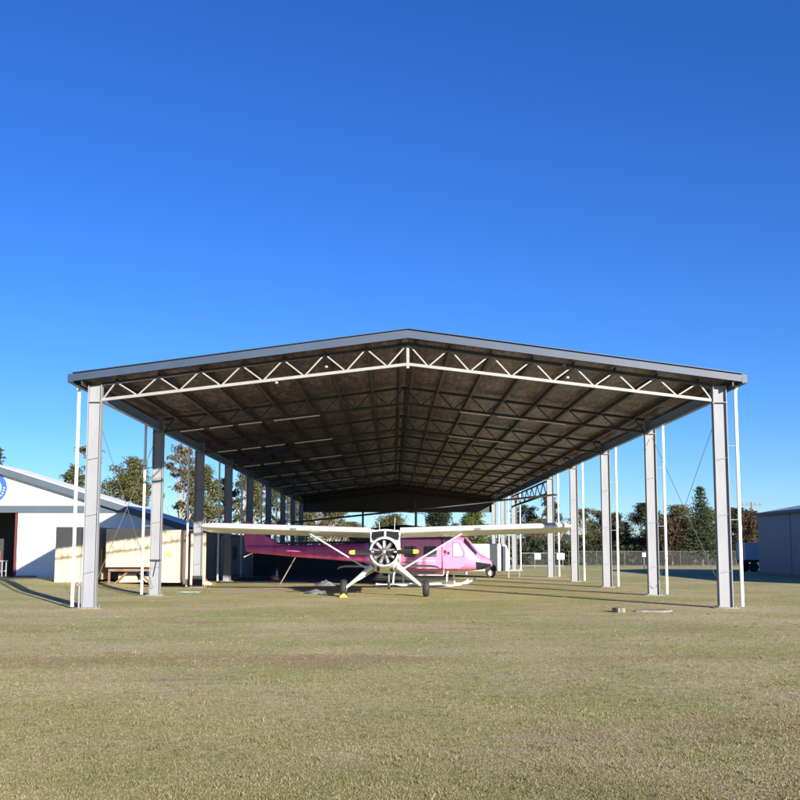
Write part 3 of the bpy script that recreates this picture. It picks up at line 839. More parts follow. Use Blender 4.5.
# windows and doors on both sides (set proud of the skin)
def side_panel(poly, y, off, m, name, parent, bev=.0):
    for s in (-1, 1):
        b = MB(); b.prism([(x, s * y, z) for x, z in poly], (0, s * off, 0)); b.build(name, m, parent, bevel=bev)
def rrect(x0, x1, z0, z1, r=.08):
    pts = []
    for cx, cz, a0 in ((x1 - r, z1 - r, 0), (x0 + r, z1 - r, 90), (x0 + r, z0 + r, 180), (x1 - r, z0 + r, 270)):
        for k in range(4):
            a = R(a0 + 30 * k); pts.append((cx + r * math.cos(a), cz + r * math.sin(a)))
    return pts
for s in (-1, 1):
    dr = MB(); dr.prism([(x, s * 1.225, z) for x, z in rrect(-.55, 1.50, .86, 2.28, .1)], (0, s * .03, 0)); dr = dr.build('sliding_door', M['pink'], heli, bevel=.01)
    for x0, x1 in ((-.36, .26), (.62, 1.27)):
        b = MB(); b.prism([(x, s * 1.25, z) for x, z in rrect(x0, x1, 1.42, 1.95, .08)], (0, s * .012, 0)); b.build('window', M['glass'], dr)
    b = MB(); b.prism([(x, s * 1.258, z) for x, z in rrect(-.4, 1.2, 1.22, 1.27, .02)], (0, s * .012, 0)); b.build('rail', M['palepink'], dr)
    cd = MB(); cd.prism([(x, s * 1.17, z) for x, z in [(1.56, .86), (2.35, .86), (2.60, 1.0), (2.72, 1.35), (2.68, 1.7), (2.42, 2.22), (1.56, 2.28)]], (0, s * .075, 0)); cd = cd.build('cockpit_door', M['pink'], heli, bevel=.015)
    b = MB(); b.prism([(x, s * 1.243, z) for x, z in [(2.08, 1.45), (2.52, 1.45), (2.58, 1.6), (2.36, 2.08), (2.08, 2.12)]], (0, s * .014, 0)); b.build('window', M['glasspale'], cd)
    b = MB(); b.prism([(x, s * 1.243, z) for x, z in [(2.05, 1.42), (2.55, 1.42), (2.61, 1.6), (2.38, 2.11), (2.05, 2.15)]], (0, s * .006, 0)); b.build('window_frame', M['enginedark'], cd)
    for xa in (1.525, -.58):
        b = MB(); b.span((xa - .012, s * 1.20, .9), (xa + .012, s * 1.262, 2.22)); b.build('door_seam', M['seam'], heli)
    b = MB(); b.span((1.62, s * 1.2465, 1.18), (1.86, s * 1.262, 1.22)); b.build('handle', M['alu'], cd)
    # dark lettering marks on the post between the doors
    for k, (dx, dz, w_, h_) in enumerate(((0, .05, .13, .16), (.17, 0, .12, .13), (.02, -.03, .08, .05))):
        b = MB(); b.prism([(x, s * 1.255, z) for x, z in rrect(1.62 + dx, 1.62 + dx + w_, 1.55 + dz, 1.55 + dz + h_, .012)], (0, s * .008, 0)); b.build('marking', M['enginedark'], cd)
# skids
for s in (-1, 1):
    b = MB(); b.path([(-1.75, s * 1.3, .09), (-1.4, s * 1.3, .06), (2.0, s * 1.3, .06), (2.4, s * 1.3, .10), (2.72, s * 1.3, .26), (2.82, s * 1.3, .36)], .055, 12); b.build('skid', M['pvc'], heli, smooth=60)
    b = MB(); b.bar((-.4, s * 1.28, .55), (1.6, s * 1.28, .55), .1, .05); b.tube((-.4, s * 1.25, .55), (-.4, s * 1.1, .85), .02); b.tube((1.6, s * 1.25, .55), (1.6, s * 1.1, .85), .02); b.build('cabin_step', M['palepink'], heli)
for x in (-.9, 1.75):
    b = MB(); b.path([(x, -1.3, .08), (x, -1.12, .55), (x, -.8, .74), (x, .8, .74), (x, 1.12, .55), (x, 1.3, .08)], .045, 10); b.build('cross_tube', M['pvc'], heli, smooth=60)
b = MB(); b.tube((2.6, -.45, .72), (2.6, -.45, .55), .1, .07, 14); b.build('belly_lamp', M['alu'], heli)
b = MB(); b.box((1.9, -1.3, .18), (.5, .12, .14)); b.build('skid_fitting', M['engine'], heli, bevel=.03)

# prop stand leaning under the tail boom
b = MB(); Yb = 52.0
b.tube((X_at(281, 51), 51.0, 0.02), (X_at(296, 51.6), 51.6, 1.38), .03); o = b.build('support_pole', M['wood']); tag(o, 'thin brown pole leaning up to the pink tail boom', 'pole')

# ================================================================== CONES AND BITS
def cone(loc, label, lying=False, stripe=True):
    t = thing('traffic_cone', label, 'traffic cone', loc)
    b = MB(); b.span((-.18, -.18, 0), (.18, .18, .03)); b.build('base', M['red'], t, bevel=.01)
    b = MB(); b.lathe([(.135, .03), (.11, .2)], n=20); b.lathe([(.055, .52), (.025, .7), (.02, .7)], n=20); b.build('shell', M['orange'], t, smooth=40)
    b = MB(); b.lathe([(.11, .2), (.055, .52)], n=20); b.build('reflective_band', M['pvc'], t, smooth=40)
    if lying:
        t.rotation_euler = (R(100), 0, R(60)); t.location.z = .16
    return t
cone((X_at(278, 60), 60, 0), 'upright red and white cone standing in shade below the pink tail')
cone((X_at(273, 58), 58.2, 0), 'orange cone lying on its side at the edge of the shade', True)
cone((X_at(206, 50.2), 50.2, 0), 'tilted orange cone beside the third left column and the cream panel', True)

b = MB()
rnd = random.Random(4)
for k in range(2):
    pts = []
    cx, cy = rnd.uniform(-.5, .5), rnd.uniform(-.25, .25)
    for q in range(9):
        a = q * .8 + k; pts.append((cx + (.22 + .05 * q * .3) * math.cos(a) * 1.5, cy + .16 * math.sin(a), .02 + .008 * (q % 3)))
    b.path(pts, .009, 6)
o = b.build('garden_hose', M['hose'], loc=(X_at(195, 42.3), 42.3, 0), smooth=60); tag(o, 'pale blue hose loosely coiled on grass near the third left column', 'hose')

def heap(name, loc, size, m, label, cat, seed):
    b = MB(); n, r_ = 14, 6
    vs, fs = [], []
    for j in range(r_ + 1):
        t = j / r_
        for k in range(n):
            a = 2 * math.pi * k / n
            rr = math.cos(t * math.pi / 2) ** .7
            q = 1 + .45 * mnoise.noise((math.cos(a) * 1.7 + seed, math.sin(a) * 1.7, t * 3))
            vs.append((size[0] * rr * q * math.cos(a), size[1] * rr * q * math.sin(a), size[2] * t * (1 + .5 * mnoise.noise((a, t * 4, seed)))))
    for j in range(r_):
        for k in range(n):
            k2 = (k + 1) % n; fs.append((j * n + k, j * n + k2, (j + 1) * n + k2, (j + 1) * n + k))
    b.add(vs, fs); o = b.build(name, m, loc=loc, smooth=35)
    return tag(o, label, cat)
heap('tarpaulin', (X_at(316, 41), 41.0, 0), (.5, .28, .17), M['tarp'], 'crumpled grey tarpaulin on the grass left of the plane wheel', 'tarpaulin', 3)
heap('tarpaulin', (X_at(327, 51), 50.2, 0), (.5, .35, .24), M['tarp'], 'larger grey tarpaulin heap in the shade under the pink tail boom', 'tarpaulin', 8)
# bare slabs in front of the right columns
def slab(cx, cy, rx, ry, s, label, m, hgt=.05):
    n = 18; pts = blob(0, 0, rx, ry, n, s, .25)
    b = MB(); b.add([(x, y, -.01) for x, y in pts] + [(x * .96, y * .96, hgt) for x, y in pts], [tuple(range(n, 2 * n))] + [(k, (k + 1) % n, n + (k + 1) % n, n + k) for k in range(n)])
    o = b.build('concrete_slab', m, loc=(cx, cy, 0)); return tag(o, label, 'slab')
slab(X_at(650, 29.5), 29.3, .62, .45, 2, 'long flat pale concrete slab in the grass before the second right column', M['concrete'])
slab(X_at(617, 29.0), 29.0, .2, .3, 5, 'small broken concrete lump left of the long flat slab', M['concrete'], .13)

# ================================================================== WHITE HANGAR ON THE LEFT
WY = 57.0
WX0 = X_at(200, WY)                    # right eave
RX = X_at(-7, WY)                      # ridge
eave_z, ridge_z = 2.90, 6.57
LX = 2 * RX - WX0
DX1, DX0 = X_at(20, WY), X_at(20, WY) - 6.5
DZ = 3.87
bl = thing('white_building', 'white gabled workshop with slate trim and an open dark doorway', 'building', (WX0, WY, 0))
def wx(x): return x - WX0
def gz(x): return ridge_z - (ridge_z - eave_z) * abs(x - RX) / (WX0 - RX)
b = MB(); th = .15
# right of the door, left of the door, above the door
b.prism([(wx(DX1), 0, 0), (0, 0, 0), (0, 0, eave_z), (wx(DX1), 0, gz(DX1))], (0, th, 0))
b.prism([(wx(LX), 0, 0), (wx(DX0), 0, 0), (wx(DX0), 0, gz(DX0)), (wx(LX), 0, eave_z)], (0, th, 0))
b.prism([(wx(DX0), 0, DZ), (wx(DX1), 0, DZ), (wx(DX1), 0, gz(DX1)), (wx(RX), 0, ridge_z), (wx(DX0), 0, gz(DX0))], (0, th, 0))
b.build('front_wall', M['whitewall'], bl)
LEN = 5.0
b = MB(); b.span((-.15, th + .003, 0), (0, LEN, eave_z)); b.build('side_wall', M['greywall'], bl)
b = MB(); b.span((wx(LX), th + .003, 0), (wx(LX) + .15, LEN, eave_z)); b.build('side_wall', M['greywall'], bl)
b = MB(); b.prism([(wx(LX), LEN, 0), (0, LEN, 0), (0, LEN, eave_z), (wx(RX), LEN, ridge_z), (wx(LX), LEN, eave_z)], (0, .15, 0)); b.build('rear_wall', M['greywall'], bl)
b = MB()
sl = (ridge_z - eave_z) / (WX0 - RX)
for xe in (WX0 + .35, LX - .35):
    b.prism([(wx(RX), -.4, ridge_z + .02), (wx(xe), -.4, ridge_z + .02 - sl * abs(xe - RX)), (wx(xe), -.4, ridge_z + .12 - sl * abs(xe - RX)), (wx(RX), -.4, ridge_z + .12)], (0, LEN + .8, 0))
b.build('roof', M['whitewall'], bl)
b = MB()
for xe in (WX0 + .35, LX - .35):
    b.prism([(wx(RX), -.44, ridge_z + .06), (wx(xe), -.44, ridge_z + .06 - sl * abs(xe - RX)), (wx(xe), -.44, ridge_z - .32 - sl * abs(xe - RX)), (wx(RX), -.44, ridge_z - .32)], (0, .035, 0))
b.build('barge_board', M['trimblue'], bl)
b = MB(); b.span((wx(DX0) - 5, -.12, DZ), (wx(X_at(122, WY)), -.003, DZ + .40)); b.build('door_track', M['trimblue'], bl)
b = MB(); b.span((wx(DX1) - .16, -.01, 0), (wx(DX1) + .0, .17, DZ - .003)); b.build('door_jamb', M['darkred'], bl)
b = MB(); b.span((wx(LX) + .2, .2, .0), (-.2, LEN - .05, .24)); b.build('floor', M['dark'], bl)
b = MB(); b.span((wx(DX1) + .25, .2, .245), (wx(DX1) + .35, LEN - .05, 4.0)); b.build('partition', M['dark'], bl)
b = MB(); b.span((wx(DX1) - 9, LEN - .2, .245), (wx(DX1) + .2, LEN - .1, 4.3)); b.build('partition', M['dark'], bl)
b = MB(); b.span((wx(DX1) + .05, -.35, .0), (wx(X_at(40, WY)), -.02, .33)); b.build('plinth', M['concrete'], bl)

gs = thing('grey_shed', 'weathered grey sheet shed behind the white building with dark windows and door', 'shed', (-11.4, 62.6, 0))
SL = 17.0
b = MB(); b.span((-.12, 0, 0), (0, SL, 2.75)); b.build('side_wall', M['greywall'], gs)
b = MB(); b.span((-9, 0, 0), (-.123, .12, 2.75)); b.build('end_wall', M['greywall'], gs)
b = MB(); b.span((-9, SL - .12, 0), (-.123, SL, 2.75)); b.build('end_wall', M['greywall'], gs)
b = MB(); b.span((-9.2, -.15, 2.753), (.2, SL + .15, 2.85)); b.build('roof', M['rooftop'], gs)
b = MB(); b.span((.203, -.15, 2.70), (.30, SL + .15, 2.83)); b.build('gutter', M['trimblue'], gs)
for y0 in (.7, 9.2):
    f = MB(); f.span((.003, y0, 1.0), (.05, y0 + 1.6, 2.15)); f = f.build('window', M['trimblue'], gs)
    b = MB(); b.span((.053, y0 + .1, 1.1), (.06, y0 + 1.5, 2.05)); b.build('pane', M['glass'], f)
f = MB(); f.span((.003, 5.4, 0.02), (.05, 6.9, 2.2)); f = f.build('door', M['dark'], gs)
b = MB(); b.span((.053, 6.6, 1.0), (.09, 6.7, 1.08)); b.build('handle', M['alu'], f)
b = MB(); b.path([(.06, 3.9, .02), (.06, 3.9, 2.5), (.2, 3.9, 2.7)], .05, 8); b.build('downpipe', M['pvc'], gs)

sg = thing('round_sign', 'round blue sign with pale centre and white edge dots on the white gable', 'sign', (RX, WY - .03, Z_at(488, WY)))
b = MB(); b.lathe([(0, 0), (.84, 0), (.86, -.02), (.84, -.045), (0, -.045)], (0, 0, 0), 'y', 48, cap=False); b.build('disc', M['bluesign'], sg, smooth=30)
b = MB(); b.lathe([(0, -.048), (.56, -.048), (.56, -.056), (0, -.056)], (0, 0, 0), 'y', 40, cap=False); b.build('centre', M['skysign'], sg, smooth=30)
b = MB()
for k in range(28):
    a = 2 * math.pi * k / 28
    if 0.2 < (a % (2 * math.pi)) < 1.2: continue
    b.lathe([(0, 0), (.045, 0), (.045, -.01), (0, -.01)], (.70 * math.cos(a), -.046, .70 * math.sin(a)), 'y', 8, cap=False)
b.build('rim_dots', M['pvc'], sg)

wb = thing('workbench', 'steel workbench just inside the dark doorway of the white building', 'workbench', (X_at(-2, 58.5), 58.6, .24))
b = MB(); b.span((-1.0, -.35, .86), (.62, .35, .92)); b.build('top', M['alu'], wb)
for x in (-.95, .55):
    for y in (-.3, .3):
        b = MB(); b.span((x - .03, y - .03, 0), (x + .03, y + .03, .86)); b.build('leg', M['alu'], wb)
b = MB(); b.span((-.92, -.3, .3), (.52, .3, .33)); b.build('shelf', M['alu'], wb)
ob = thing('fuel_can', 'orange fuel can standing on the workbench in the dark doorway', 'can', (X_at(0, 58.5), 58.5, 1.16))
b = MB(); b.lathe([(.20, 0), (.22, .02), (.22, .5), (.15, .62), (.06, .66)], n=18); b.build('body', M['orange'], ob, smooth=40)
b = MB(); b.tube((0, 0, .66), (.1, 0, .76), .035); b.build('spout', M['black'], ob)
b = MB(); b.path([(-.13, 0, .6), (-.12, 0, .74), (.02, 0, .74)], .018, 6); b.build('handle', M['orange'], ob)

# ================================================================== CREAM CONTAINERS
def corr_panel(b, x0, x1, y, z0, z1, pitch=.28, depth=.035):
    """front skin with trapezoid ribs, facing -y"""
    pts = []; x = x0
    while x < x1 - 1e-6:
        for f_, d in ((0, 0), (.38, 0), (.5, depth), (.88, depth)):
            xx = x + f_ * pitch
            if xx < x1: pts.append((xx, y + d))
        x += pitch
    pts.append((x1, y))
    n = len(pts)
    b.add([(p_[0], p_[1], z0) for p_ in pts] + [(p_[0], p_[1], z1) for p_ in pts], [(k, k + 1, n + k + 1, n + k) for k in range(n - 1)])
def container(name, px0, px1, Y, z0, z1, depth, label):
    x0, x1 = X_at(px0, Y), X_at(px1, Y)
    t = thing(name, label, 'container', ((x0 + x1) / 2, Y, 0))
    w = (x1 - x0) / 2
    b = MB(); corr_panel(b, -w + .06, w - .06, .02, z0 + .12, z1 - .1)
    b.span((-w + .05, .08, z0 + .1), (w - .05, depth - .02, z1 - .02))
    b.build('body', M['cream'], t)
    b = MB(); b.span((-w, 0, z0), (w, .10, z0 + .12)); b.span((-w, 0, z1 - .1), (w, .10, z1))
    b.span((-w, .003, z0 + .123), (-w + .07, .10, z1 - .103)); b.span((w - .07, .003, z0 + .123), (w, .10, z1 - .103))
    b.build('frame', M['cream'], t)
    return t, w
CY = 49.4
c1, w1 = container('shipping_container', 58, 100, CY, .2, 2.90, 6, 'cream ribbed container standing on the ground nearest the open doorway')
b = MB(); b.tube((w1 * .25, -.03, .2), (w1 * .25, -.03, 2.7), .022); b.build('lock_rod', M['galv'], c1)
c2, w2 = container('trailer_box', 108, 158, CY, .93, 2.80, 5.5, 'cream ribbed box raised off the ground on crossed rusty legs')
for s in (-1, 1):
    for yy in (.5, 4.5):
        b = MB(); b.bar((s * (w2 - .25), yy, 0.0), (s * .1, yy + .1 * s, .84), .09, .09); b.build('cross_leg', M['rust'], c2)
    b = MB(); b.span((s * (w2 - .12) - .05, .25, 0), (s * (w2 - .12) + .05, .35, .84)); b.build('leg', M['rust'], c2)
b = MB(); b.span((-w2 + .1, .15, .72), (w2 - .1, 5, .845)); b.build('chassis', M['rust'], c2)
c3, w3 = container('shipping_container', 160, 184, CY - .6, .2, 2.74, 6, 'narrow cream container with yellow sticker right of the raised box')
b = MB(); b.lathe([(0, 0), (.12, 0), (.12, -.01), (0, -.01)], (-w3 * .15, .012, 1.55), 'y', 14, cap=False); b.build('sticker', M['yellow'], c3)
pt = MB(); pt.span((0, 0, 0), (.28, .28, 2.72)); o = pt.build('timber_post', M['brown'], loc=(X_at(185, CY - .5), CY - .5, 0)); tag(o, 'square brown timber post between the narrow container and cream panel', 'post')
pn = thing('panel_wall', 'short cream sheet wall right of the brown timber post', 'wall', (X_at(191, CY + .6), CY + .6, 0))
b = MB(); corr_panel(b, 0, .75, 0, .05, 2.6); b.span((0, .04, .05), (.75, .09, 2.6)); b.build('sheet', M['cream'], pn)
b = MB(); b.span((.753, -.01, 0), (.81, .09, 2.62)); b.build('end_post', M['cream'], pn)
# timber stack and scrap beneath the raised box
for k, (x, l, hh, lab) in enumerate(((-13.7, 1.0, .42, 'pale timber block lying under the raised cream box, left of the other'), (-12.65, .8, .3, 'lower pale timber block under the right end of the raised cream box'))):
    b = MB()
    for q in range(3): b.span((x, CY + 1.0, .16 + q * hh / 3), (x + l * (1 - .05 * q), CY + 1.8, .16 + (q + .93) * hh / 3))
    o = b.build('timber_stack', M['cream']); tag(o, lab, 'timber')

# ================================================================== dark screen added to fill the black area under the roof (left half)
sc_ = thing('dark_filler_screen', 'low dark cloth fence standing under the shelter roof behind the pink tail', 'fence', (7.4, 69.0, 0))
b = MB(); n = 40
for k in range(n):
    x0 = -17 + 9.5 * k / n; x1 = -17 + 9.5 * (k + 1) / n
    b.span((x0, .02 * math.sin(k), 0.02), (x1, .03 + .02 * math.sin(k), 1.50 + .05 * math.sin(k * 1.7)))
b.build('filler', M['dark'], sc_)
for k in range(7):
    b = MB(); b.span((-17 + 1.57 * k, .06, 0), (-16.92 + 1.57 * k, .14, 1.55)); b.build('post', M['darksteel'], sc_)

# ================================================================== WHITE TRAILER BEHIND THE HELICOPTER NOSE
tr = thing('enclosed_trailer', 'white enclosed trailer with dark stripe behind the helicopter nose', 'trailer', (X_at(508, 64), 64, 0))
b = MB()
pr = [(-4.2, .42), (0, .42), (0, 1.7), (-.12, 2.05), (-.35, 2.15), (-3.9, 2.15), (-4.15, 2.0), (-4.2, 1.8)]
b.prism([(x, 0, z) for x, z in pr], (0, 2.0, 0)); b.build('body', M['planewhite'], tr, bevel=.05)
b = MB(); b.span((-.46, -.012, .44), (-.18, -.002, 2.0)); b.build('stripe', M['navy'], tr)
b = MB(); b.lathe([(0, 0), (.36, 0), (.36, .012), (0, .012)], (-1.15, -.015, .55), 'y', 28, cap=False); b.build('wheel_arch', M['dark'], tr)
wh = MB(); wh.lathe([(.15, -.1), (.27, -.1), (.3, -.05), (.3, .05), (.27, .1), (.15, .1)], (-1.15, -.05, .3), 'y', 26); wh = wh.build('tyre', M['black'], tr, smooth=40)
b = MB(); b.lathe([(0, -.11), (.16, -.11), (.16, .05), (0, .05)], (-1.15, -.05, .3), 'y', 20, cap=False); b.build('rim', M['pvc'], wh)
b = MB(); b.bar((0, 1, .45), (1.0, 1, .45), .1, .1); b.tube((.8, 1, .0), (.8, 1, .6), .03); b.build('drawbar', M['galv'], tr)
b = MB(); b.span((-.03, .1, .0), (.05, .2, .45)); b.build('corner_leg', M['galv'], tr)

# ================================================================== FENCE + GATE ON THE RIGHT
FY = 108.0
fn = thing('chainlink_fence', 'grey chain link fence running along the trees at the right', 'fence', (0, FY, 0))
fx0, fx1 = X_at(568, FY), X_at(830, FY)
k = 0; x = fx0
while x < fx1:
    b = MB(); b.tube((x, 0, 0), (x, 0, 1.65), .035, None, 8); b.build('post', M['fencepost'], fn); x += 3.0
b = MB(); b.tube((fx0, 0, 1.6), (fx1, 0, 1.6), .025, None, 6); b.tube((fx0, 0, .1), (fx1, 0, .1), .012, None, 6); b.build('rail', M['fencepost'], fn)
b = MB(); x = fx0
while x < fx1 - 1.5:
    b.bar((x, 0, .1), (x + 1.5, 0, 1.6), .008, .008); b.bar((x + 1.5, .01, .1), (x, .01, 1.6), .008, .008); x += .13
b.build('mesh', M['fencewire'], fn)
gx0, gx1 = X_at(520, FY - 12), X_at(562, FY - 12)
gt = thing('field_gate', 'grey tube gate with mesh standing open field side near the white notices', 'gate', (0, FY - 12, 0))
b = MB()
for z in (.25, 1.45): b.tube((gx0, 0, z), (gx1, 0, z), .03, None, 8)
for q in range(4):
    xx = gx0 + (gx1 - gx0) * q / 3; b.tube((xx, 0, .0), (xx, 0, 1.5), .03, None, 8)
b.build('frame', M['galv'], gt)
b = MB(); x = gx0
while x < gx1 - 1.2:
    b.bar((x, 0, .25), (x + 1.2, 0, 1.45), .008, .008); b.bar((x + 1.2, .01, .25), (x, .01, 1.45), .008, .008); x += .13
b.build('mesh', M['fencewire'], gt)
for px, lab in ((537, 'white notice board hung on the gate mesh, left one of two'), (560, 'white notice board at the gate end, right one of two')):
    b = MB(); xx = X_at(px, FY - 12.1); w_ = .29 if px < 550 else .36
    b.span((xx - w_, -.04, .85), (xx + w_, -.02, 1.42)); o = b.build('notice_board', M['pvc'], loc=(0, FY - 12.03, 0)); tag(o, lab, 'sign')
b = MB(); xx = X_at(643, 90); b.span((xx - .16, -.03, 1.15), (xx + .16, 0, 1.5)); o = b.build('notice_board', M['pvc'], loc=(0, 90, 0)); 
bb = MB(); bb.tube((xx, .03, 0), (xx, .03, 1.5), .03, None, 8); bb.build('post', M['galv'], o); tag(o, 'small white notice on a thin post beside the second right column', 'sign')

# ================================================================== BLUE GREY SHED ON THE RIGHT
SX = 26.6
sh = thing('metal_shed', 'blue grey sheet metal shed at the right edge with its side in shade', 'shed', (SX, 73, 0))
Ys, Yn = 0, -30
b = MB(); b.span((0, Yn, 0), (.12, Ys, 4.32)); b.build('side_wall', M['shedblue'], sh)
b = MB(); b.prism([(.123, Ys - .12, 0), (14, Ys - .12, 0), (14, Ys - .12, 4.32), (7, Ys - .12, 5.6), (.123, Ys - .12, 4.32)], (0, .12, 0)); b.build('end_wall', M['shedblue'], sh)
b = MB(); b.prism([(.123, Yn, 0), (14, Yn, 0), (14, Yn, 4.32), (7, Yn, 5.6), (.123, Yn, 4.32)], (0, .12, 0)); b.build('end_wall', M['shedblue'], sh)
b = MB(); b.span((13.88, Yn + .123, 0), (14, Ys - .123, 4.32)); b.build('side_wall', M['shedblue'], sh)
b = MB()
for s in (0, 1):
    x0, x1 = (-.25, 7) if s == 0 else (14.25, 7)
    b.prism([(x0, Yn - .2, 4.30), (x1, Yn - .2, 5.62), (x1, Yn - .2, 5.70), (x0, Yn - .2, 4.38)], (0, 30.4, 0))
b.build('roof', M['rooftop'], sh)
b = MB(); b.span((-.30, Yn - .2, 4.22), (-.26, Ys + .2, 4.42)); b.build('gutter', M['fascia'], sh)
b = MB(); b.span((-.06, Yn, 0), (-.003, Ys, .18)); b.build('base_flashing', M['trimblue'], sh)
b = MB()
for yy in (-6, -12, -18): b.span((-.02, yy - .03, .2), (-.003, yy + .03, 4.2))
b.build('lap_joint', M['trimblue'], sh)

# box truck left of the shed
bt = thing('box_truck', 'pale box truck parked behind the blue grey shed corner', 'truck', (X_at(744, 80), 80, 0))
b = MB(); b.span((0, 0, .95), (2.6, 2.2, 2.35)); b.build('cargo_box', M['boxgrey'], bt, bevel=.04)
b = MB(); b.span((2.65, .1, .6), (4.2, 2.1, 2.1)); b.build('cab', M['planewhite'], bt, bevel=.15)
b = MB(); b.span((-.0, .2, .75), (4.0, 2.0, .93)); b.build('chassis', M['dark'], bt)
for x in (.7, 3.4):
    for y in (.12, 2.08):
        b = MB(); b.lathe([(.1, -.12), (.36, -.12), (.4, -.05), (.4, .05), (.36, .12), (.1, .12)], (x, y, .4), 'y', 22); b.build('wheel', M['black'], bt, smooth=40)

# power pole
up = thing('power_pole', 'timber power pole with cross arms beyond the shed', 'power pole', (X_at(752, 125), 125, 0))
b = MB(); b.tube((0, 0, 0), (0, 0, 7.7), .16, .11, 10); b.build('pole', M['wood'], up)
b = MB(); b.bar((-1.2, 0, 7.3), (1.2, 0, 7.3), .12, .12); b.bar((-.8, 0, 6.6), (.8, 0, 6.6), .1, .1); b.build('cross_arm', M['wood'], up)
for x in (-1.1, -.5, .5, 1.1):
    b = MB(); b.lathe([(.05, 0), (.07, .06), (.04, .12), (.06, .18), (.02, .22)], (x, 0, 7.36), n=8); b.build('insulator', M['tarp'], up)

# ================================================================== TREES
def leaves(pts, size, rng, droop=.3, aspect=.45):
    """pts: (n,3) leaf centres -> mesh data of bent leaf-spray quads"""
    n = len(pts)
    d = rng.normal(0, 1, (n, 3)); d[:, 2] = d[:, 2] * .7 - droop
    d /= np.linalg.norm(d, axis=1, keepdims=True)
    r = rng.normal(0, 1, (n, 3)); s = np.cross(d, r); s /= np.linalg.norm(s, axis=1, keepdims=True)
    L = size * (.6 + .8 * rng.random((n, 1))); W = L * aspect
    P = np.zeros((n, 4, 3), np.float32)
    P[:, 0] = pts - d * L * .5; P[:, 1] = pts + s * W * .5; P[:, 2] = pts + d * L * .5; P[:, 3] = pts - s * W * .5
    return P

def quads_object(name, P, m, parent):
    n = len(P)
    me = bpy.data.meshes.new(name)
    me.vertices.add(n * 4); me.vertices.foreach_set('co', P.astype(np.float32).ravel())
    me.loops.add(n * 4); me.loops.foreach_set('vertex_index', np.arange(n * 4, dtype=np.int32))
    me.polygons.add(n); me.polygons.foreach_set('loop_start', np.arange(0, n * 4, 4, dtype=np.int32))
    me.update(calc_edges=True); me.materials.append(m)
    o = bpy.data.objects.new(name, me); COL.objects.link(o); o.parent = parent
    return o

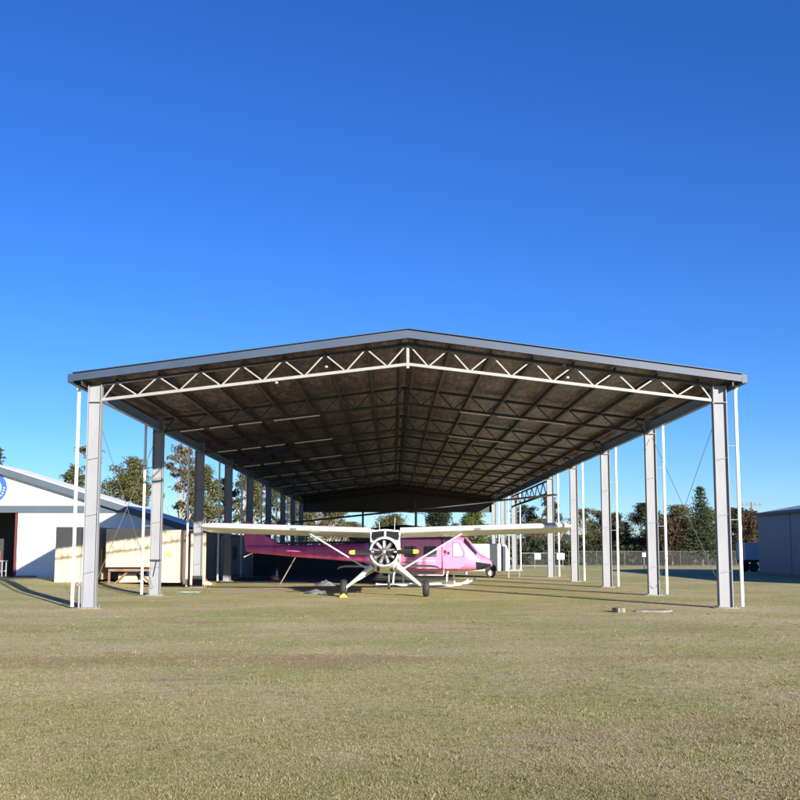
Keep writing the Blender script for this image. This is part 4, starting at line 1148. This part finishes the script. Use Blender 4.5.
def grow(kind, H, W, seed):
    """trunk builder and leaf points for a tree of height H and crown width W"""
    rnd = random.Random(seed); rng = np.random.default_rng(seed)
    tb = MB()
    if kind == 'conifer':
        tb.path([(0, 0, 0), (0, 0, H * .5), (0, 0, H)], [.02 * H, .012 * H, .01], 8)
        P = []
        z = H * .1
        while z < H * .985:
            f = 1 - z / H
            Rz = W / 2 * (f ** .8) * rnd.uniform(.75, 1.1)
            nb = max(5, int(9 * f + 4))
            for k in range(nb):
                a = 2 * math.pi * k / nb + rnd.uniform(-.3, .3)
                rr = Rz * rnd.uniform(.6, 1.15)
                e = Vector((math.cos(a) * rr, math.sin(a) * rr, z + .12 * rr))
                tb.tube((0, 0, z), e, .02 + .008 * f * 3, .006, 4, cap=False)
                m = int(16 + 30 * rr / (W / 2))
                t = rng.random(m) ** .7
                pts = np.outer(t, np.array(e) - np.array((0, 0, z))) + np.array((0, 0, z)) + rng.normal(0, .03 * W, (m, 3)) * np.array([1, 1, .5])
                P.append(pts)
            z += H * .035 * rnd.uniform(.8, 1.3)
        return tb, np.concatenate(P)
    gum = kind == 'gum'
    r0 = H * (.017 if gum else .022)
    lean = Vector((rnd.uniform(-.09, .09), rnd.uniform(-.09, .09), 1))
    sp = []
    for k in range(7):
        t = k / 6
        sp.append(Vector((lean.x * t * H * .7 + rnd.gauss(0, .012 * H) * (t > 0), lean.y * t * H * .7 + rnd.gauss(0, .012 * H) * (t > 0), -.05 + t * H * (.80 if gum else .72))))
    tb.path(sp, [r0 * (1.3 if k == 0 else 1 - .8 * k / 6) for k in range(7)], 9, 0, False)
    nc = rnd.randint(24, 32) if gum else rnd.randint(36, 46)
    zlo = .42 if gum else .16
    P = []
    clumps = []
    for k in range(nc):
        t = (k + rnd.random()) / nc
        zc = H * (zlo + (.97 - zlo) * t ** .85)
        u = (zc / H - zlo) / (1 - zlo)
        env = math.sqrt(max(.03, 1 - (2 * u - .75) ** 2 / 1.65)) if not gum else (.55 + .45 * math.sin(min(1, u * 1.5 + .2) * math.pi * .9))
        rr = W / 2 * env * rnd.uniform(.25, .95) ** .6
        a = rnd.uniform(0, 2 * math.pi)
        s_ = W * (rnd.uniform(.06, .15) if gum else rnd.uniform(.09, .20))
        c = Vector((lean.x * zc + math.cos(a) * max(0, rr - s_ * .6), lean.y * zc + math.sin(a) * max(0, rr - s_ * .6), min(zc, H - s_ * .5)))
        clumps.append((c, s_))
        # limb from the stem to the clump
        zb = max(.2 * H, c.z - (rr * .9 + .08 * H))
        tt = min(1, zb / (H * (.80 if gum else .72))); kk = tt * 6; k0 = min(5, int(kk)); bp = sp[k0].lerp(sp[k0 + 1], kk - k0)
        m1 = bp.lerp(c, .45) + Vector((rnd.gauss(0, .06), rnd.gauss(0, .06), -.03)) * rr
        rb = r0 * (1 - .75 * tt) * .55
        tb.path([bp, m1, bp.lerp(c, .8) + Vector((0, 0, .02 * H)), c], [rb, rb * .7, rb * .45, .012], 6, 0, False)
        for q in range(3):
            d = Vector((rnd.gauss(0, 1), rnd.gauss(0, 1), rnd.gauss(.2, .6))).normalized() * s_ * .8
            tb.path([m1.lerp(c, .6), c + d], [rb * .35, .008], 4, 0, False)
    for c, s_ in clumps:
        m = int((760 if gum else 640) * (s_ / (W * .15)) ** 2 * (W / 5) ** .6 * .42)
        v = rng.normal(0, 1, (m, 3)); v /= np.linalg.norm(v, axis=1, keepdims=True)
        wob = 1 + .35 * np.sin(3.1 * v[:, :1] + 1.7 * v[:, 1:2] * 3 + rnd.uniform(0, 6))
        v *= (rng.random((m, 1)) ** .4) * s_ * wob * np.array([1.2, 1.2, .62 if gum else .8])
        P.append(np.array(c) + v)
    P = np.concatenate(P)
    P[:, 2] = np.clip(P[:, 2], .3, H)
    return tb, P

protos = {}
def tree(name, kind, leafm, bark, px, Y, py_top, W, seed, label, cat='tree', group=None, rot=None, leaf=None):
    H = Z_at(py_top, Y)
    x = X_at(px, Y)
    t = thing(name, label, cat, (x, Y, 0), random.Random(seed * 7 + int(px)).uniform(0, 6.28) if rot is None else rot, group)
    tb, P = grow(kind, H, W, seed)
    rng = np.random.default_rng(seed + 99)
    tb.build('trunk', M[bark], t, smooth=60)
    size = leaf or (.27 if kind == 'gum' else .29 if kind == 'dense' else .36)
    quads_object('crown', leaves(P, size * (H / 11) ** .3, rng, .35 if kind == 'gum' else .1, .42 if kind != 'conifer' else .3), M[leafm], t)
    return t

GL = 'gum trees behind the left buildings'
tree('pine_tree', 'conifer', 'leaf_conifer', 'bark_dark', -3, 92, 446, 5.0, 11, 'dark pine tip rising over the white building at the left edge')
tree('gum_tree', 'gum', 'leaf_gum', 'bark_dark', 69, 108, 463, 5.2, 21, 'low olive gum crown left of the first white downpipe', group=GL)
tree('gum_tree', 'gum', 'leaf_gum', 'bark_dark', 93, 112, 441, 4.8, 22, 'tallest sparse gum top between the front left downpipe and column', group=GL)
tree('gum_tree', 'dense', 'leaf_gum', 'bark_pale', 120, 106, 456, 6.2, 23, 'broad olive gum right of the front left column', group=GL)
tree('gum_tree', 'gum', 'leaf_gum', 'bark_pale', 139, 110, 472, 4.4, 24, 'short green gum just left of the second left column', group=GL)
tree('gum_tree', 'gum', 'leaf_brown', 'bark_pale', 176, 108, 443, 5.8, 25, 'pale trunked rusty gum between the second and third left columns', group=GL)
tree('gum_tree', 'dense', 'leaf_gum', 'bark_pale', 207, 112, 464, 5.6, 26, 'dense olive gum crown right of the third left column', group=GL)
tree('gum_tree', 'gum', 'leaf_dark', 'bark_dark', 224, 122, 478, 5.0, 27, 'dark thin gum behind the fourth left column', group=GL)
tree('gum_tree', 'gum', 'leaf_gum', 'bark_pale', 241, 116, 458, 5.2, 28, 'airy gum with hanging leaves left of the fifth left column', group=GL)
tree('gum_tree', 'gum', 'leaf_brown', 'bark_pale', 259, 124, 476, 4.8, 29, 'brown gum between the fifth and sixth left columns', group=GL)
tree('gum_tree', 'gum', 'leaf_gum', 'bark_pale', 275, 128, 484, 4.8, 30, 'olive gum between the sixth and seventh left columns', group=GL)
tree('gum_tree', 'gum', 'leaf_brown', 'bark_pale', 291, 130, 492, 4.6, 31, 'small brown gum behind the last left columns', group=GL)
GM = 'trees beyond the far end of the shelter'
tree('gum_tree', 'gum', 'leaf_brown', 'bark_pale', 314, 134, 497, 5.0, 32, 'pale barked gum at the left of the far shelter opening', group=GM)
tree('gum_tree', 'gum', 'leaf_gum', 'bark_pale', 337, 138, 500, 5.4, 33, 'white trunked gum left of the far mullion', group=GM)
tree('gum_tree', 'gum', 'leaf_gum', 'bark_pale', 303, 120, 503, 4.6, 61, 'nearest pale barked gum beside the last left column', group=GM)
tree('gum_tree', 'gum', 'leaf_brown', 'bark_pale', 325, 126, 505, 4.4, 62, 'rusty gum between two pale gums in the far opening', group=GM)
tree('gum_tree', 'dense', 'leaf_gum', 'bark_pale', 352, 160, 522, 6.0, 63, 'low olive gum right of the white trunked gum', group=GM)
tree('bushy_tree', 'dense', 'leaf_gum', 'bark_dark', 392, 150, 514, 6.0, 34, 'small round olive tree above the plane cockpit', group=GM)
tree('bushy_tree', 'dense', 'leaf_dark', 'bark_dark', 440, 136, 507, 6.4, 35, 'dark bushy tree over the right wing root of the plane', group=GM)
tree('bushy_tree', 'dense', 'leaf_green', 'bark_dark', 472, 118, 509, 4.4, 36, 'bright green bushy tree above the helicopter nose', group=GM)
GR = 'trees along the right hand fence'
tree('gum_tree', 'gum', 'leaf_dark', 'bark_dark', 528, 140, 505, 6.0, 41, 'dark airy gum left of the plane right wing tip', group=GR)
tree('gum_tree', 'dense', 'leaf_brown', 'bark_dark', 545, 126, 519, 5.0, 42, 'low brownish tree under the right wing tip', group=GR)
tree('gum_tree', 'gum', 'leaf_dark', 'bark_pale', 556, 135, 494, 5.2, 43, 'taller thin gum behind the fifth right column', group=GR)
tree('gum_tree', 'gum', 'leaf_gum', 'bark_pale', 582, 128, 508, 5.8, 44, 'olive gum between the fourth and third right columns', group=GR)
tree('gum_tree', 'dense', 'leaf_dark', 'bark_dark', 600, 132, 511, 4.6, 45, 'dark rounded tree just left of the third right column', group=GR)
tree('gum_tree', 'dense', 'leaf_dark', 'bark_dark', 614, 136, 512, 3.6, 46, 'small dark tree just right of the third right column', group=GR)
tree('pine_tree', 'conifer', 'leaf_conifer', 'bark_dark', 626, 130, 522, 3.4, 47, 'small dark conifer between the third and second right columns', group=GR)
tree('gum_tree', 'dense', 'leaf_dark', 'bark_dark', 646, 128, 503, 5.6, 48, 'dense dark tree behind the second right column', group=GR)
tree('gum_tree', 'dense', 'leaf_red', 'bark_pale', 671, 112, 519, 4.6, 49, 'reddish brown tree right of the second right column', group=GR)
tree('gum_tree', 'dense', 'leaf_gum', 'bark_dark', 680, 134, 505, 6.4, 50, 'wide olive tree behind the reddish brown tree', group=GR)
tree('pine_tree', 'conifer', 'leaf_conifer', 'bark_dark', 701, 110, 485, 6.6, 51, 'tall pointed pine left of the front right column', group=GR)
tree('bushy_tree', 'dense', 'leaf_green', 'bark_dark', 713, 116, 509, 4.6, 52, 'green bushy tree hugging the right of the tall pine', group=GR)
tree('gum_tree', 'dense', 'leaf_dark', 'bark_dark', 734, 124, 508, 4.8, 53, 'dark tree right of the front right column', group=GR)
tree('gum_tree', 'dense', 'leaf_red', 'bark_dark', 748, 112, 511, 3.6, 54, 'brown leaved tree in front of the power pole', group=GR)
tree('gum_tree', 'dense', 'leaf_dark', 'bark_dark', 765, 128, 516, 5.0, 55, 'dark tree half hidden by the shed corner', group=GR)

# undergrowth along the far fence: one mass
rng = np.random.default_rng(3)
def belt(name, x0, x1, Y, hmin, hmax, n, label, m, seed, depth=6):
    rng = np.random.default_rng(seed)
    x = rng.uniform(x0, x1, n)
    hh = np.array([hmin + (hmax - hmin) * (.5 + .5 * mnoise.noise((q * .25, seed, 0)) + .25 * mnoise.noise((q * .9, seed, 2))) for q in x])
    z = hh * rng.random(n) ** .75
    y = Y + rng.normal(0, depth * .4, n)
    o = quads_object(name, leaves(np.stack([x, y, z], 1), .5 if Y < 200 else 1.3, rng, .1, .5), m, None)
    tag(o, label, 'shrubs', kind='stuff')
belt('undergrowth', X_at(515, 118), X_at(775, 118), 119, 1.2, 3.4, 9000, 'dark undergrowth beneath the trees along the right fence', M['leaf_dark'], 5)
belt('undergrowth', X_at(60, 128), X_at(300, 128), 130, 1.0, 4.2, 8000, 'brownish undergrowth below the gums left of the shelter', M['leaf_brown'], 8)
belt('undergrowth', X_at(300, 150), X_at(500, 150), 152, .8, 2.6, 6000, 'low scrub beyond the far end of the shelter', M['leaf_gum'], 9)
belt('woodland', -260, 330, 240, 2, 6.5, 22000, 'distant dark woodland along the horizon', M['leaf_dark'], 12, 30)

# ================================================================== LIGHT
SUN_AZ, SUN_EL = R(27), R(14.5)
S = Vector((math.sin(SUN_AZ) * math.cos(SUN_EL), -math.cos(SUN_AZ) * math.cos(SUN_EL), math.sin(SUN_EL)))
ld = bpy.data.lights.new('sun', 'SUN'); ld.energy = 5.0; ld.angle = R(.5); ld.color = (1.0, .93, .82)
lo = bpy.data.objects.new('sun', ld); COL.objects.link(lo)
lo.rotation_euler = (-S).to_track_quat('-Z', 'Y').to_euler(); lo.location = (20, -40, 30)
w = bpy.data.worlds.new('World'); scene.world = w; w.use_nodes = True
nt = w.node_tree
sky = nt.nodes.new('ShaderNodeTexSky'); sky.sky_type = 'NISHITA'; sky.sun_disc = False
sky.sun_elevation = SUN_EL; sky.sun_rotation = math.pi - SUN_AZ
sky.air_density = 1.0; sky.dust_density = 0.0; sky.ozone_density = 7.0; sky.altitude = 100
bg = nt.nodes['Background']; bg.inputs['Strength'].default_value = .085
hs = nt.nodes.new('ShaderNodeHueSaturation'); hs.inputs['Hue'].default_value = .514; hs.inputs['Saturation'].default_value = 1.09
nt.links.new(sky.outputs[0], hs.inputs['Color']); nt.links.new(hs.outputs[0], bg.inputs[0])

cd = bpy.data.cameras.new('camera'); cam = bpy.data.objects.new('camera', cd); COL.objects.link(cam)
cam.location = (0, 0, CAM_Z); cam.rotation_euler = (math.pi / 2 + PITCH, 0, -YAW)
cd.sensor_width = 36; cd.lens = 45; cd.shift_y = 46 / 800; cd.clip_end = 3000
scene.camera = cam
vs_ = scene.view_settings
vs_.view_transform = 'Standard'; vs_.look = 'None'; vs_.exposure = 1.1; vs_.gamma = 1.0; vs_.use_curve_mapping = False
